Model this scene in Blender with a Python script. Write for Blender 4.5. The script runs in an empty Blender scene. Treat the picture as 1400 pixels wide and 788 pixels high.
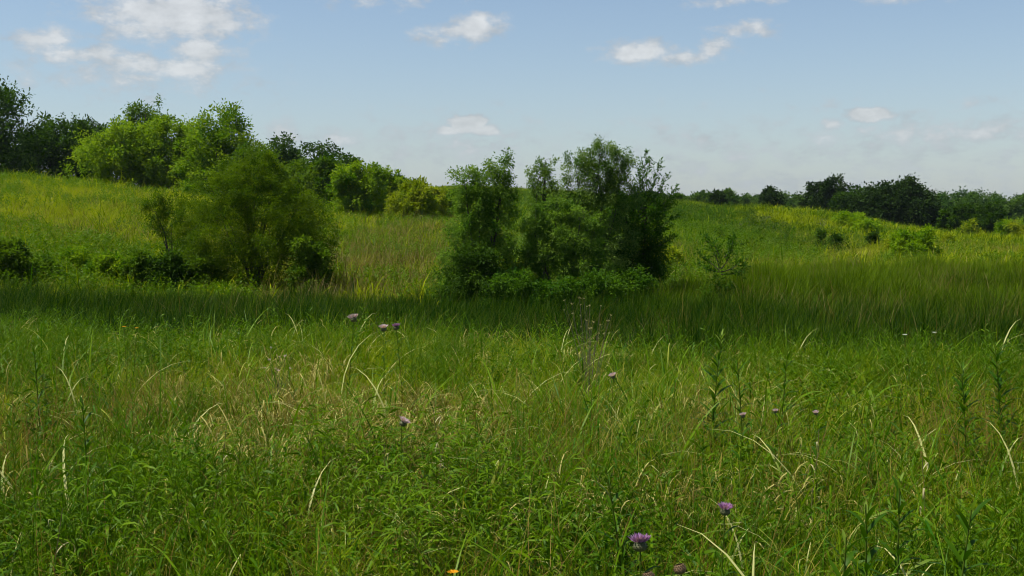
import bpy, math, random
import numpy as np
from math import pi, radians as R

rng = np.random.default_rng(7)
random.seed(7)
sc = bpy.context.scene
COL = sc.collection

# ------------------------------------------------------------------ camera
EYE = 1.70
F = 1501.0                      # focal length in pixels of a 1400 px wide picture
PITCH = math.atan((394 - 285) / F)
cam = bpy.data.cameras.new('camera')
cam.sensor_width = 36.0
cam.lens = 36.0 * F / 1400.0
cam.clip_start = 0.05
cam.clip_end = 9000
co = bpy.data.objects.new('camera', cam)
co.location = (0, 0, EYE)
co.rotation_euler = (pi / 2 - PITCH, 0, 0)
COL.objects.link(co)
sc.camera = co

# ------------------------------------------------------------------ light
SUN_EL, SUN_AZ = R(62), R(-98)      # azimuth from +Y towards +X
sun_dir = (math.sin(SUN_AZ) * math.cos(SUN_EL), math.cos(SUN_AZ) * math.cos(SUN_EL), math.sin(SUN_EL))
sl = bpy.data.lights.new('sun', 'SUN')
sl.energy = 5.0
sl.angle = R(0.53)
sl.color = (1.0, 0.955, 0.88)
so = bpy.data.objects.new('sun', sl)
so.location = (-20, 30, 60)
from mathutils import Vector
so.rotation_euler = Vector(sun_dir).to_track_quat('Z', 'Y').to_euler()
COL.objects.link(so)

sc.view_settings.view_transform = 'Standard'
sc.view_settings.look = 'None'
sc.view_settings.exposure = 0.35
sc.view_settings.gamma = 1.0
sc.cycles.max_bounces = 5
sc.cycles.diffuse_bounces = 2
sc.cycles.glossy_bounces = 1
sc.cycles.transmission_bounces = 4
sc.cycles.volume_bounces = 0
sc.cycles.use_adaptive_sampling = True
sc.cycles.adaptive_threshold = 0.02
sc.cycles.sample_clamp_indirect = 4.0
sc.cycles.filter_width = 1.05


def world():
    w = bpy.data.worlds.new('World')
    sc.world = w
    w.use_nodes = True
    nt = w.node_tree
    N, L = nt.nodes, nt.links
    N.clear()

    def inp(n, i, v):
        if v is None:
            return
        if isinstance(v, bpy.types.NodeSocket):
            L.new(v, n.inputs[i])
        else:
            n.inputs[i].default_value = v

    def M(op, a, b=None, c=None, clamp=False):
        n = N.new('ShaderNodeMath')
        n.operation = op
        n.use_clamp = clamp
        for i, v in enumerate((a, b, c)):
            inp(n, i, v)
        return n.outputs[0]

    def V(op, a, b=None):
        n = N.new('ShaderNodeVectorMath')
        n.operation = op
        inp(n, 0, a)
        inp(n, 1, b)
        return n.outputs['Value' if op == 'LENGTH' else 'Vector']

    def noise(vec, scale, detail, rough=0.55):
        n = N.new('ShaderNodeTexNoise')
        inp(n, 'Vector', vec)
        n.inputs['Scale'].default_value = scale
        n.inputs['Detail'].default_value = detail
        n.inputs['Roughness'].default_value = rough
        return n.outputs['Fac']

    def ss(x, a, b):
        n = N.new('ShaderNodeMapRange')
        n.interpolation_type = 'SMOOTHSTEP'
        inp(n, 'Value', x)
        n.inputs['From Min'].default_value = a
        n.inputs['From Max'].default_value = b
        return n.outputs['Result']

    tc = N.new('ShaderNodeTexCoord')
    sep = N.new('ShaderNodeSeparateXYZ')
    L.new(tc.outputs['Generated'], sep.inputs[0])
    az = M('ARCTAN2', sep.outputs[0], sep.outputs[1])
    el = M('ARCSINE', sep.outputs[2])
    comb = N.new('ShaderNodeCombineXYZ')
    L.new(az, comb.inputs[0])
    L.new(el, comb.inputs[1])
    P = comb.outputs[0]
    # warp a little so cloud outlines billow
    wn = N.new('ShaderNodeTexNoise')
    L.new(P, wn.inputs['Vector'])
    wn.inputs['Scale'].default_value = 26
    wn.inputs['Detail'].default_value = 5
    wn.inputs['Roughness'].default_value = .6
    wc = V('SUBTRACT', wn.outputs['Color'], (.5, .5, .5))
    Pw = V('ADD', P, V('MULTIPLY', wc, (.030, .015, 0)))

    # cumulus and thin cloud, as (azimuth px, elevation px, radius px, radius px, weight)
    clouds = [
        (245, 24, 110, 38, 1.5), (175, 18, 60, 28, .9), (300, 38, 60, 16, .9),
        (75, 60, 46, 18, 1.2), (125, 76, 70, 16, 1.1), (180, 90, 90, 18, 1.0), (255, 96, 80, 22, .95), (275, 72, 52, 20, 1.35), (200, 106, 140, 24, .6),
        (652, 42, 44, 18, 1.5), (596, 54, 42, 12, .7), (800, 92, 60, 12, .0),
        (868, 74, 54, 16, 1.5), (930, 84, 45, 10, .7), (972, 66, 30, 14, .85), (1015, 46, 42, 13, .75),
        (638, 170, 26, 13, 2.8), (618, 180, 30, 8, 1.5), (662, 180, 26, 9, 1.6), (620, 200, 110, 34, .5), (545, 190, 50, 24, .4), (690, 195, 50, 26, .4),
        (388, 182, 34, 16, .75), (450, 192, 60, 16, .6),
        (1183, 159, 32, 10, 2.8), (1135, 171, 18, 8, 1.0), (1230, 190, 170, 34, .5), (1345, 180, 85, 24, .62),
        (955, 195, 80, 26, .5), (900, 215, 90, 20, .35), (1010, 2, 60, 9, .7), (1220, -2, 70, 9, .7),
        (120, 240, 260, 30, .25), (520, 5, 70, 8, .4), (430, 230, 160, 30, .35), (1050, 230, 400, 40, .28),
    ]
    field = None
    for (px, py, a, b, k) in clouds:
        if k <= 0:
            continue
        u = math.atan((px - 700) / F)
        d = math.hypot(px - 700, F)
        v = math.atan2((285 - py), d)
        q = V('SUBTRACT', Pw, (u, v, 0))
        q = V('MULTIPLY', q, (F / a / 1.2, F / b / 1.25, 0))
        f = M('MULTIPLY_ADD', V('LENGTH', q), -k * 1.15, k * 1.15)
        field = f if field is None else M('MAXIMUM', field, f)
    # the same kind of scattered cloud over the rest of the sky
    nb = noise(V('MULTIPLY', Pw, (1, 2.2, 1)), 3.2, 3)
    outside = M('MAXIMUM', ss(M('ABSOLUTE', az), .50, .62), ss(el, .21, .27))
    far = M('MULTIPLY', M('MULTIPLY_ADD', nb, 6.0, -3.75), outside)
    far = M('ADD', far, M('MULTIPLY_ADD', outside, 1.0, -1.0))
    field = M('MAXIMUM', field, far)
    n1 = noise(V('MULTIPLY', P, (1, 1.7, 1)), 42, 8, .62)
    fld = M('ADD', field, M('MULTIPLY_ADD', n1, 2.9, -1.46))
    dens = ss(fld, -0.12, 0.95)
    core = ss(fld, .30, 1.2)

    sky = N.new('ShaderNodeTexSky')
    sky.sky_type = 'NISHITA'
    sky.sun_disc = False
    sky.sun_elevation = SUN_EL
    sky.sun_rotation = SUN_AZ
    sky.altitude = 200
    sky.air_density = 1.0
    sky.dust_density = 0.3
    sky.ozone_density = 1.2
    n2 = noise(V('ADD', V('MULTIPLY', P, (1, 1.9, 1)), (.004, -.006, 0)), 30, 6, .6)
    cc = N.new('ShaderNodeMix')
    cc.data_type = 'RGBA'
    L.new(core, cc.inputs['Factor'])
    cc.inputs['A'].default_value = (4.7, 4.9, 5.1, 1)
    cc.inputs['B'].default_value = (6.7, 6.6, 6.4, 1)
    cs = N.new('ShaderNodeMix')
    cs.data_type = 'RGBA'
    cs.blend_type = 'MULTIPLY'
    cs.inputs['Factor'].default_value = 1
    L.new(cc.outputs['Result'], cs.inputs['A'])
    sh = M('MULTIPLY_ADD', n2, 1.1, .45)
    cb = N.new('ShaderNodeCombineXYZ')
    for i in range(3):
        L.new(sh, cb.inputs[i])
    L.new(cb.outputs[0], cs.inputs['B'])
    mx = N.new('ShaderNodeMix')
    mx.data_type = 'RGBA'
    L.new(M('MULTIPLY', dens, .76), mx.inputs['Factor'])
    L.new(sky.outputs[0], mx.inputs['A'])
    L.new(cs.outputs['Result'], mx.inputs['B'])
    veil = N.new('ShaderNodeMix')          # thin milky layer that thickens towards the horizon all round
    veil.data_type = 'RGBA'
    L.new(M('MULTIPLY', M('EXPONENT', M('MULTIPLY', M('ABSOLUTE', el), -9.0)), .80), veil.inputs['Factor'])
    L.new(mx.outputs['Result'], veil.inputs['A'])
    veil.inputs['B'].default_value = (2.9, 3.5, 4.1, 1)
    bg = N.new('ShaderNodeBackground')
    bg.inputs['Strength'].default_value = 0.095
    L.new(veil.outputs['Result'], bg.inputs['Color'])
    out = N.new('ShaderNodeOutputWorld')
    L.new(bg.outputs[0], out.inputs[0])
    w.cycles.sampling_method = 'MANUAL'
    w.cycles.sample_map_resolution = 512


world()

# ------------------------------------------------------------------ ground height
# heights read off the picture: column (px at the given distance) against distance in metres
YS = np.array([18, 30, 45, 60, 75, 100, 150, 250, 500], float)
COLS = {
    -400: (-1.20, -0.90, 0.90, 2.6, 3.9, 4.4, 4.4, 5.0, 6),
    0:    (-1.25, -0.90, 0.80, 2.3, 3.65, 3.9, 3.8, 4.5, 6),
    150:  (-1.30, -1.05, 0.45, 1.8, 3.05, 3.2, 3.2, 4.0, 6),
    260:  (-1.30, -1.20, 0.15, 1.3, 2.30, 2.4, 2.6, 3.5, 6),
    400:  (-1.30, -1.25, -0.3, 0.6, 1.20, 1.4, 1.8, 3.5, 6),
    540:  (-1.30, -1.30, -0.6, 0.2, 0.70, 1.0, 1.8, 4.5, 7),
    620:  (-1.30, -1.30, -0.8, 0.0, 0.50, 1.0, 2.5, 6.6, 8),
    800:  (-1.30, -1.30, -0.9, -.4, 0.10, 0.8, 2.3, 4.8, 5),
    930:  (-1.30, -1.35, -1.0, -.5, 0.10, 0.9, 2.2, 2.5, 3),
    1050: (-1.30, -1.35, -1.10, -.95, -.75, 1.45, 0.3, 1.0, 1.5),
    1150: (-1.35, -1.35, -1.15, -1.05, -.85, 0.75, 0.3, 0.3, 1),
    1250: (-1.40, -1.40, -1.2, -1.1, -1.0, -.95, -1.0, -0.8, 1),
    1400: (-1.40, -1.40, -1.2, -1.2, -1.1, -1.2, -1.6, -1.5, 1),
    1800: (-1.40, -1.40, -1.2, -1.2, -1.1, -1.2, -1.6, -1.5, 1),
}
CT = np.array([math.atan((p - 700) / F) for p in COLS])
CZ = np.array(list(COLS.values()))
LY = np.log(YS)


def _cr(p0, p1, p2, p3, t):
    return p1 + .5 * t * (p2 - p0 + t * (2 * p0 - 5 * p1 + 4 * p2 - p3 + t * (3 * (p1 - p2) + p3 - p0)))


FT = np.linspace(CT[0], CT[-1], 241)
_tab = np.stack([np.interp(FT, CT, CZ[:, j]) for j in range(CZ.shape[1])], 1)
_k = np.exp(-np.linspace(-2, 2, 17) ** 2)
_k /= _k.sum()
_pad = np.pad(_tab, ((8, 8), (0, 0)), 'edge')
_tab = np.stack([np.convolve(_pad[:, j], _k, 'valid') for j in range(_tab.shape[1])], 1)
_pt = np.concatenate([_tab[:, :1], _tab, _tab[:, -1:]], 1)

EDGE_P = np.array([-400, 0, 200, 400, 700, 1000, 1400, 1800])
EDGE_D = np.array([15.5, 14.6, 13.2, 12.6, 12.2, 11.2, 11.6, 12.0])
EDGE_T = np.arctan((EDGE_P - 700) / F)


def smooth(x):
    x = np.clip(x, 0, 1)
    return x * x * (3 - 2 * x)


# cheap smooth value noise in world space
_perm = rng.random((256, 256))


def vnoise(x, y, s):
    x = np.asarray(x, float) * s + 1000.3
    y = np.asarray(y, float) * s + 1000.7
    xi, yi = np.floor(x).astype(int), np.floor(y).astype(int)
    fx, fy = smooth(x - xi), smooth(y - yi)
    g = lambda a, b: _perm[a % 256, b % 256]
    return ((g(xi, yi) * (1 - fx) + g(xi + 1, yi) * fx) * (1 - fy)
            + (g(xi, yi + 1) * (1 - fx) + g(xi + 1, yi + 1) * fx) * fy)


def fbm(x, y, s):
    return (vnoise(x, y, s) * .5 + vnoise(x, y, s * 2.1) * .3 + vnoise(x, y, s * 4.3) * .2)


def edge(th):
    return np.interp(np.clip(th, EDGE_T[0], EDGE_T[-1]), EDGE_T, EDGE_D)


def ground(x, y):
    x, y = np.asarray(x, float), np.asarray(y, float)
    r = np.hypot(x, y)
    th = np.arctan2(x, y)
    thc = np.clip(th, FT[0], FT[-1])
    d = r * np.cos(thc)
    l = np.log(np.clip(d, YS[0], YS[-1]))
    ti = (thc - FT[0]) / (FT[1] - FT[0])
    i = np.clip(ti.astype(int), 0, 239)
    ft = ti - i
    j = np.clip(np.searchsorted(LY, l, side='right') - 1, 0, len(LY) - 2)
    t = (l - LY[j]) / (LY[j + 1] - LY[j])

    def row(ii):
        return _cr(_pt[ii, j], _pt[ii, j + 1], _pt[ii, j + 2], _pt[ii, np.minimum(j + 3, _pt.shape[1] - 1)], t)
    z = row(i) * (1 - ft) + row(i + 1) * ft
    E = edge(th) + (fbm(x, y, .35) - .5) * 1.0
    back = smooth((np.abs(th) - .8) / .6)       # behind the viewer the bank goes on level
    a = smooth((r - E + .6) / 3.4)
    near = a * (1 - back * (1 - smooth((r - 60) / 200)))
    z = z * near
    z = z + (fbm(x, y, .25) - .5) * .10 * smooth(r / 6) + (fbm(x, y, .06) - .5) * .5 * smooth((r - 35) / 40)
    return z


def wpt(px, d, dz=0.0):
    """world point on the ground at column px and forward distance d"""
    x = (px - 700) / F * d
    return float(x), float(d), float(ground(x, d)) + dz


def z_at(py, d):
    """height that shows at row py at forward distance d"""
    return EYE + d * math.tan(math.atan((394 - py) / F) - PITCH)


def ray_ground(px, py, veg=0.0):
    """march the view ray to the ground (+veg)"""
    a = math.atan((394 - py) / F) - PITCH
    d = 2.0
    while d < 400:
        x = (px - 700) / F * d
        if EYE + d * math.tan(a) < float(ground(x, d)) + veg:
            return x, d
        d *= 1.01
    return (px - 700) / F * 400, 400


# ------------------------------------------------------------------ helpers
def tag(o, label=None, cat=None, group=None, kind=None):
    if label:
        o['label'] = label
    if cat:
        o['category'] = cat
    if group:
        o['group'] = group
    if kind:
        o['kind'] = kind
    return o


def mesh(name, verts, faces, mat=None, attrs=None, smooth_=False):
    """faces: (n,3) or (n,4) int array, or a list of such arrays"""
    me = bpy.data.meshes.new(name)
    verts = np.ascontiguousarray(verts, dtype=np.float32)
    if isinstance(faces, np.ndarray):
        faces = [faces]
    faces = [f for f in faces if len(f)]
    me.vertices.add(len(verts))
    me.vertices.foreach_set('co', verts.ravel())
    loops = np.concatenate([f.ravel() for f in faces]).astype(np.int32)
    tot = np.concatenate([np.full(len(f), f.shape[1], np.int32) for f in faces])
    st = np.concatenate([[0], np.cumsum(tot)[:-1]]).astype(np.int32)
    me.loops.add(len(loops))
    me.loops.foreach_set('vertex_index', loops)
    me.polygons.add(len(tot))
    me.polygons.foreach_set('loop_start', st)
    me.polygons.foreach_set('loop_total', tot)
    if smooth_:
        me.polygons.foreach_set('use_smooth', np.ones(len(tot), bool))
    me.update(calc_edges=True)
    for k, v in (attrs or {}).items():
        a = me.attributes.new(k, 'FLOAT', 'POINT')
        a.data.foreach_set('value', np.ascontiguousarray(v, dtype=np.float32))
    if mat:
        me.materials.append(mat)
    return me


def obj(name, me, parent=None, loc=(0, 0, 0)):
    o = bpy.data.objects.new(name, me)
    COL.objects.link(o)
    o.location = loc
    if parent:
        o.parent = parent
    return o


def thing(name, loc, label, cat, group=None, rz=0):
    o = bpy.data.objects.new(name, None)
    COL.objects.link(o)
    o.location = loc
    o.rotation_euler = (0, 0, rz)
    o.empty_display_size = .2
    return tag(o, label, cat, group)


# ------------------------------------------------------------------ materials
def leaf_mat(name, dark, light, dry=None, trans=.35, rough=.5, spec=.35, inst=False):
    m = bpy.data.materials.new(name)
    m.use_nodes = True
    nt = m.node_tree
    N, L = nt.nodes, nt.links
    N.clear()

    def attr(nm, typ):
        n = N.new('ShaderNodeAttribute')
        n.attribute_name = nm
        n.attribute_type = typ
        return n.outputs['Fac']
    a = attr('b', 'GEOMETRY')                       # one value per blade or leaf clump
    f = a
    if inst:
        t = attr('tint', 'INSTANCER')
        mm = N.new('ShaderNodeMath')
        mm.operation = 'MULTIPLY_ADD'
        mm.inputs[1].default_value = .8
        L.new(a, mm.inputs[0])
        L.new(t, mm.inputs[2])
        m2 = N.new('ShaderNodeMath')
        m2.operation = 'SUBTRACT'
        m2.use_clamp = True
        L.new(mm.outputs[0], m2.inputs[0])
        m2.inputs[1].default_value = .4
        f = m2.outputs[0]
    mx = N.new('ShaderNodeMix')
    mx.data_type = 'RGBA'
    L.new(f, mx.inputs['Factor'])
    mx.inputs['A'].default_value = (*dark, 1)
    mx.inputs['B'].default_value = (*light, 1)
    col = mx.outputs['Result']
    if dry is not None:
        d = attr('dry', 'GEOMETRY')
        m3 = N.new('ShaderNodeMix')
        m3.data_type = 'RGBA'
        L.new(d, m3.inputs['Factor'])
        L.new(col, m3.inputs['A'])
        m3.inputs['B'].default_value = (*dry, 1)
        col = m3.outputs['Result']
    p = N.new('ShaderNodeBsdfPrincipled')
    L.new(col, p.inputs['Base Color'])
    p.inputs['Roughness'].default_value = rough + .08
    p.inputs['Specular IOR Level'].default_value = spec * .16
    tr = N.new('ShaderNodeBsdfTranslucent')
    g = N.new('ShaderNodeMix')
    g.data_type = 'RGBA'
    g.blend_type = 'MULTIPLY'
    g.inputs['Factor'].default_value = 1
    L.new(col, g.inputs['A'])
    g.inputs['B'].default_value = (1.25, 1.35, .5, 1)
    L.new(g.outputs['Result'], tr.inputs['Color'])
    ms = N.new('ShaderNodeMixShader')
    ms.inputs[0].default_value = trans
    L.new(p.outputs[0], ms.inputs[1])
    L.new(tr.outputs[0], ms.inputs[2])
    o = N.new('ShaderNodeOutputMaterial')
    L.new(ms.outputs[0], o.inputs[0])
    return m


def plain_mat(name, c1, c2, scale=8, rough=.8, bump=0, spec=.3):
    m = bpy.data.materials.new(name)
    m.use_nodes = True
    nt = m.node_tree
    N, L = nt.nodes, nt.links
    p = N['Principled BSDF']
    tc = N.new('ShaderNodeTexCoord')
    n = N.new('ShaderNodeTexNoise')
    n.inputs['Scale'].default_value = scale
    n.inputs['Detail'].default_value = 6
    L.new(tc.outputs['Object'], n.inputs['Vector'])
    r = N.new('ShaderNodeMapRange')
    L.new(n.outputs['Fac'], r.inputs['Value'])
    r.inputs['From Min'].default_value = .3
    r.inputs['From Max'].default_value = .7
    mx = N.new('ShaderNodeMix')
    mx.data_type = 'RGBA'
    L.new(r.outputs[0], mx.inputs['Factor'])
    mx.inputs['A'].default_value = (*c1, 1)
    mx.inputs['B'].default_value = (*c2, 1)
    L.new(mx.outputs['Result'], p.inputs['Base Color'])
    p.inputs['Roughness'].default_value = rough
    p.inputs['Specular IOR Level'].default_value = spec
    if bump:
        b = N.new('ShaderNodeBump')
        b.inputs['Strength'].default_value = bump
        L.new(n.outputs['Fac'], b.inputs['Height'])
        L.new(b.outputs[0], p.inputs['Normal'])
    return m


SOIL = plain_mat('soil', (.030, .034, .010), (.055, .060, .018), 1.3, .95, .4)
BARK = plain_mat('bark', (.030, .024, .017), (.075, .062, .048), 14, .9, .6)
STEM = plain_mat('stem', (.040, .080, .004), (.085, .120, .010), 20, .7, 0, .08)
DRYSTEM = plain_mat('dry_stem', (.12, .085, .035), (.22, .17, .07), 20, .8)

G_FINE = leaf_mat('fine_grass', (.042, .105, .001), (.200, .255, .002), (.32, .28, .05), .38, .42, .35, True)
G_BROAD = leaf_mat('broad_grass', (.030, .105, .002), (.140, .235, .004), (.54, .52, .20), .34, .34, .5, True)
G_DRY = leaf_mat('dry_grass', (.085, .080, .012), (.20, .165, .030), (.42, .37, .12), .25, .5, .3, True)
G_FORB = leaf_mat('forb_leaf', (.026, .090, .001), (.120, .205, .002), (.30, .28, .08), .32, .38, .45, True)
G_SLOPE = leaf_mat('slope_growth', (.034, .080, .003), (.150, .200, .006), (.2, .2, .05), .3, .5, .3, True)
G_REED = leaf_mat('reed_leaf', (.006, .034, .0004), (.115, .180, .001), (.16, .19, .03), .30, .48, .25, True)
G_HILL = leaf_mat('meadow_grass', (.032, .095, .001), (.260, .300, .003), (.34, .27, .10), .35, .55, .25, True)
G_BROWN = leaf_mat('brown_stalks', (.075, .065, .010), (.19, .150, .035), (.30, .24, .10), .2, .6, .2, True)
G_RUST = leaf_mat('rusty_grass', (.13, .070, .020), (.24, .17, .040), (.34, .24, .08), .3, .5, .3, True)


# ------------------------------------------------------------------ blades
def blades(n, spread, length, width, lean, curl, seg=5, lr=.3, wind=(0, 0), fold=0.0, dry_tip=0.0, dry_all=0.0, r=rng, base_z=0.0):
    """n curved tapering grass blades growing out of a patch; returns verts, quads, attributes"""
    ang = r.random(n) * 2 * pi
    rad = spread * np.sqrt(r.random(n))
    bx, by = rad * np.cos(ang), rad * np.sin(ang)
    az = ang + r.normal(0, 1.1, n)
    Ln = length * np.clip(r.normal(1, lr, n), .35, 1.7)
    W = width * r.uniform(.6, 1.3, n)
    th0 = np.abs(r.normal(lean, lean * .5 + .03, n))
    cu = curl * r.uniform(.2, 1.8, n)
    p = np.stack([bx, by, base_z * r.uniform(.3, 1, n)], 1)
    h = np.stack([np.cos(az), np.sin(az)], 1)
    w3 = np.array([wind[0], wind[1]])
    twist = r.normal(0, .6, n)
    fl = r.random(n) < fold
    fp = r.integers(max(1, seg // 2), seg, n)
    V = np.zeros((n, seg + 1, 2, 3))
    th = th0.copy()
    for s in range(seg + 1):
        t = s / seg
        wv = W * (1 - t ** 2.2) * (.55 + .45 * min(1, t * 4)) if s < seg else W * .08
        ca = az + pi / 2 + twist * t
        sd = np.stack([np.cos(ca), np.sin(ca), np.zeros(n)], 1)
        V[:, s, 0] = p - sd * wv[:, None] * .5 if isinstance(wv, np.ndarray) else p
        V[:, s, 1] = p + sd * wv[:, None] * .5 if isinstance(wv, np.ndarray) else p
        st = Ln / seg
        th = th + cu / seg * (0.4 + 1.6 * t)
        th = np.where(fl & (s == fp), th + r.uniform(1.0, 2.0, n), th)
        tt = np.minimum(th, 2.9)
        hv = h * np.sin(tt)[:, None] + w3[None] * (t + .25)
        dv = np.concatenate([hv, np.cos(tt)[:, None]], 1)
        dv /= np.linalg.norm(dv, axis=1)[:, None]
        p = p + dv * st[:, None]
    verts = V.reshape(-1, 3)
    base = (np.arange(n) * (seg + 1) * 2)[:, None]
    qs = []
    for s in range(seg):
        k = s * 2
        qs.append(np.concatenate([base + k, base + k + 1, base + k + 3, base + k + 2], 1))
    quads = np.concatenate(qs)
    b = np.repeat(np.clip(r.normal(.5, .38, n), 0, 1), (seg + 1) * 2)
    tt = np.tile(np.repeat(np.linspace(0, 1, seg + 1), 2), n)
    da = (r.random(n) < dry_all).astype(float) * r.uniform(.6, 1, n)
    dt = (r.random(n) < dry_tip).astype(float)
    dry = np.clip(np.repeat(da, (seg + 1) * 2) + np.repeat(dt, (seg + 1) * 2) * smooth((tt - .45) * 2.5), 0, 1)
    return verts, quads, {'b': b, 'dry': dry}


def cat(parts):
    vs, fs, at = [], [], {}
    off = 0
    for v, f, a in parts:
        vs.append(v)
        fl = f if isinstance(f, list) else [f]
        fs += [q + off for q in fl]
        for k in ('b', 'dry'):
            at.setdefault(k, []).append(a[k])
        off += len(v)
    tri = [f for f in fs if f.shape[1] == 3]
    qd = [f for f in fs if f.shape[1] == 4]
    out = []
    if tri:
        out.append(np.concatenate(tri))
    if qd:
        out.append(np.concatenate(qd))
    return np.concatenate(vs), out, {k: np.concatenate(v) for k, v in at.items()}


def leaves_at(P, D, Ln, W, droop=.3, r=rng, fold=.15, up=.8, four=False):
    """lance-shaped leaves at points P along directions D"""
    n = len(P)
    D = D / np.linalg.norm(D, axis=1)[:, None]
    nr = r.normal(0, .5, (n, 3)) + np.array([0, 0, up])
    S = np.cross(D, nr)
    S /= np.linalg.norm(S, axis=1)[:, None] + 1e-9
    U = np.cross(S, D)
    Ln = np.asarray(Ln) * np.ones(n)
    W = np.asarray(W) * np.ones(n)
    l, w = Ln[:, None], W[:, None]
    if four:      # bent leaf: two segments
        p1 = P + D * l * .38
        D2 = D - np.array([0, 0, 1]) * droop
        D2 /= np.linalg.norm(D2, axis=1)[:, None]
        p2 = p1 + D2 * l * .34
        D3 = D2 - np.array([0, 0, 1]) * droop
        D3 /= np.linalg.norm(D3, axis=1)[:, None]
        p3 = p2 + D3 * l * .28
        V = np.stack([P, p1 - S * w * .5 + U * w * fold, p1 + S * w * .5 + U * w * fold, p2 - S * w * .42 + U * w * fold, p2 + S * w * .42 + U * w * fold, p3], 1)
        b = (np.arange(n) * 6)[:, None]
        tri = np.concatenate([np.concatenate([b, b + 2, b + 1], 1), np.concatenate([b + 3, b + 4, b + 5], 1)])
        qd = np.concatenate([b + 1, b + 2, b + 4, b + 3], 1)
        rb = np.repeat(np.clip(r.normal(.5, .25, n), 0, 1), 6)
        return V.reshape(-1, 3), [tri, qd], {'b': rb, 'dry': np.zeros(n * 6)}
    m = P + D * l * .45 + U * w * fold - np.array([0, 0, 1]) * (l * droop * .1)
    tip = P + D * l - np.array([0, 0, 1]) * (l * droop * .35)
    V = np.stack([P, m - S * w * .5, tip, m + S * w * .5], 1)
    b = (np.arange(n) * 4)[:, None]
    qd = np.concatenate([b, b + 1, b + 2, b + 3], 1)
    rb = np.repeat(np.clip(r.normal(.5, .25, n), 0, 1), 4)
    return V.reshape(-1, 3), [qd], {'b': rb, 'dry': np.zeros(n * 4)}


def tube(path, radii, k=4):
    path = np.asarray(path, float)
    n = len(path)
    t = np.gradient(path, axis=0)
    t /= np.linalg.norm(t, axis=1)[:, None] + 1e-9
    ref = np.array([.3, .9, .1])
    a = np.cross(t, ref)
    a /= np.linalg.norm(a, axis=1)[:, None] + 1e-9
    b = np.cross(t, a)
    an = np.arange(k) * 2 * pi / k
    V = path[:, None] + (a[:, None] * np.cos(an)[None, :, None] + b[:, None] * np.sin(an)[None, :, None]) * np.asarray(radii)[:, None, None]
    i = np.arange(n - 1)[:, None] * k
    j = np.arange(k)[None]
    j2 = (j + 1) % k
    q = np.stack([i + j, i + j2, i + k + j2, i + k + j], -1).reshape(-1, 4)
    v = V.reshape(-1, 3)
    return v, [q], {'b': np.full(len(v), .4), 'dry': np.zeros(len(v))}


def forb_mesh(r, h=.7, nst=3, leaf=(.09, .016), step=.022, spread=.08, stop=.2, droop=.35, up=.45):
    """leafy stems: lance leaves set all round an upright stem"""
    parts = []
    for s in range(nst):
        hh = h * r.uniform(.7, 1.15)
        x0, y0 = r.normal(0, spread, 2)
        lean = r.normal(0, .10, 2)
        t = np.linspace(0, 1, 6)
        path = np.stack([x0 + lean[0] * hh * t ** 1.5, y0 + lean[1] * hh * t ** 1.5, hh * t], 1)
        parts.append(tube(path, .004 * (1.1 - t), 3))
        m = int(hh * (1 - stop) / step)
        u = np.linspace(stop, 1, m)
        P = np.stack([np.interp(u, t, path[:, i]) for i in range(3)], 1)
        a = np.arange(m) * 2.4 + r.uniform(0, 6)
        el = up + (u - stop) * .5 + r.normal(0, .15, m)
        D = np.stack([np.cos(a) * np.cos(el), np.sin(a) * np.cos(el), np.sin(el)], 1)
        size = (1.1 - .55 * u) * r.uniform(.8, 1.2, m)
        parts.append(leaves_at(P, D, leaf[0] * size, leaf[1] * size, droop, r, four=True))
    return cat(parts)


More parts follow.
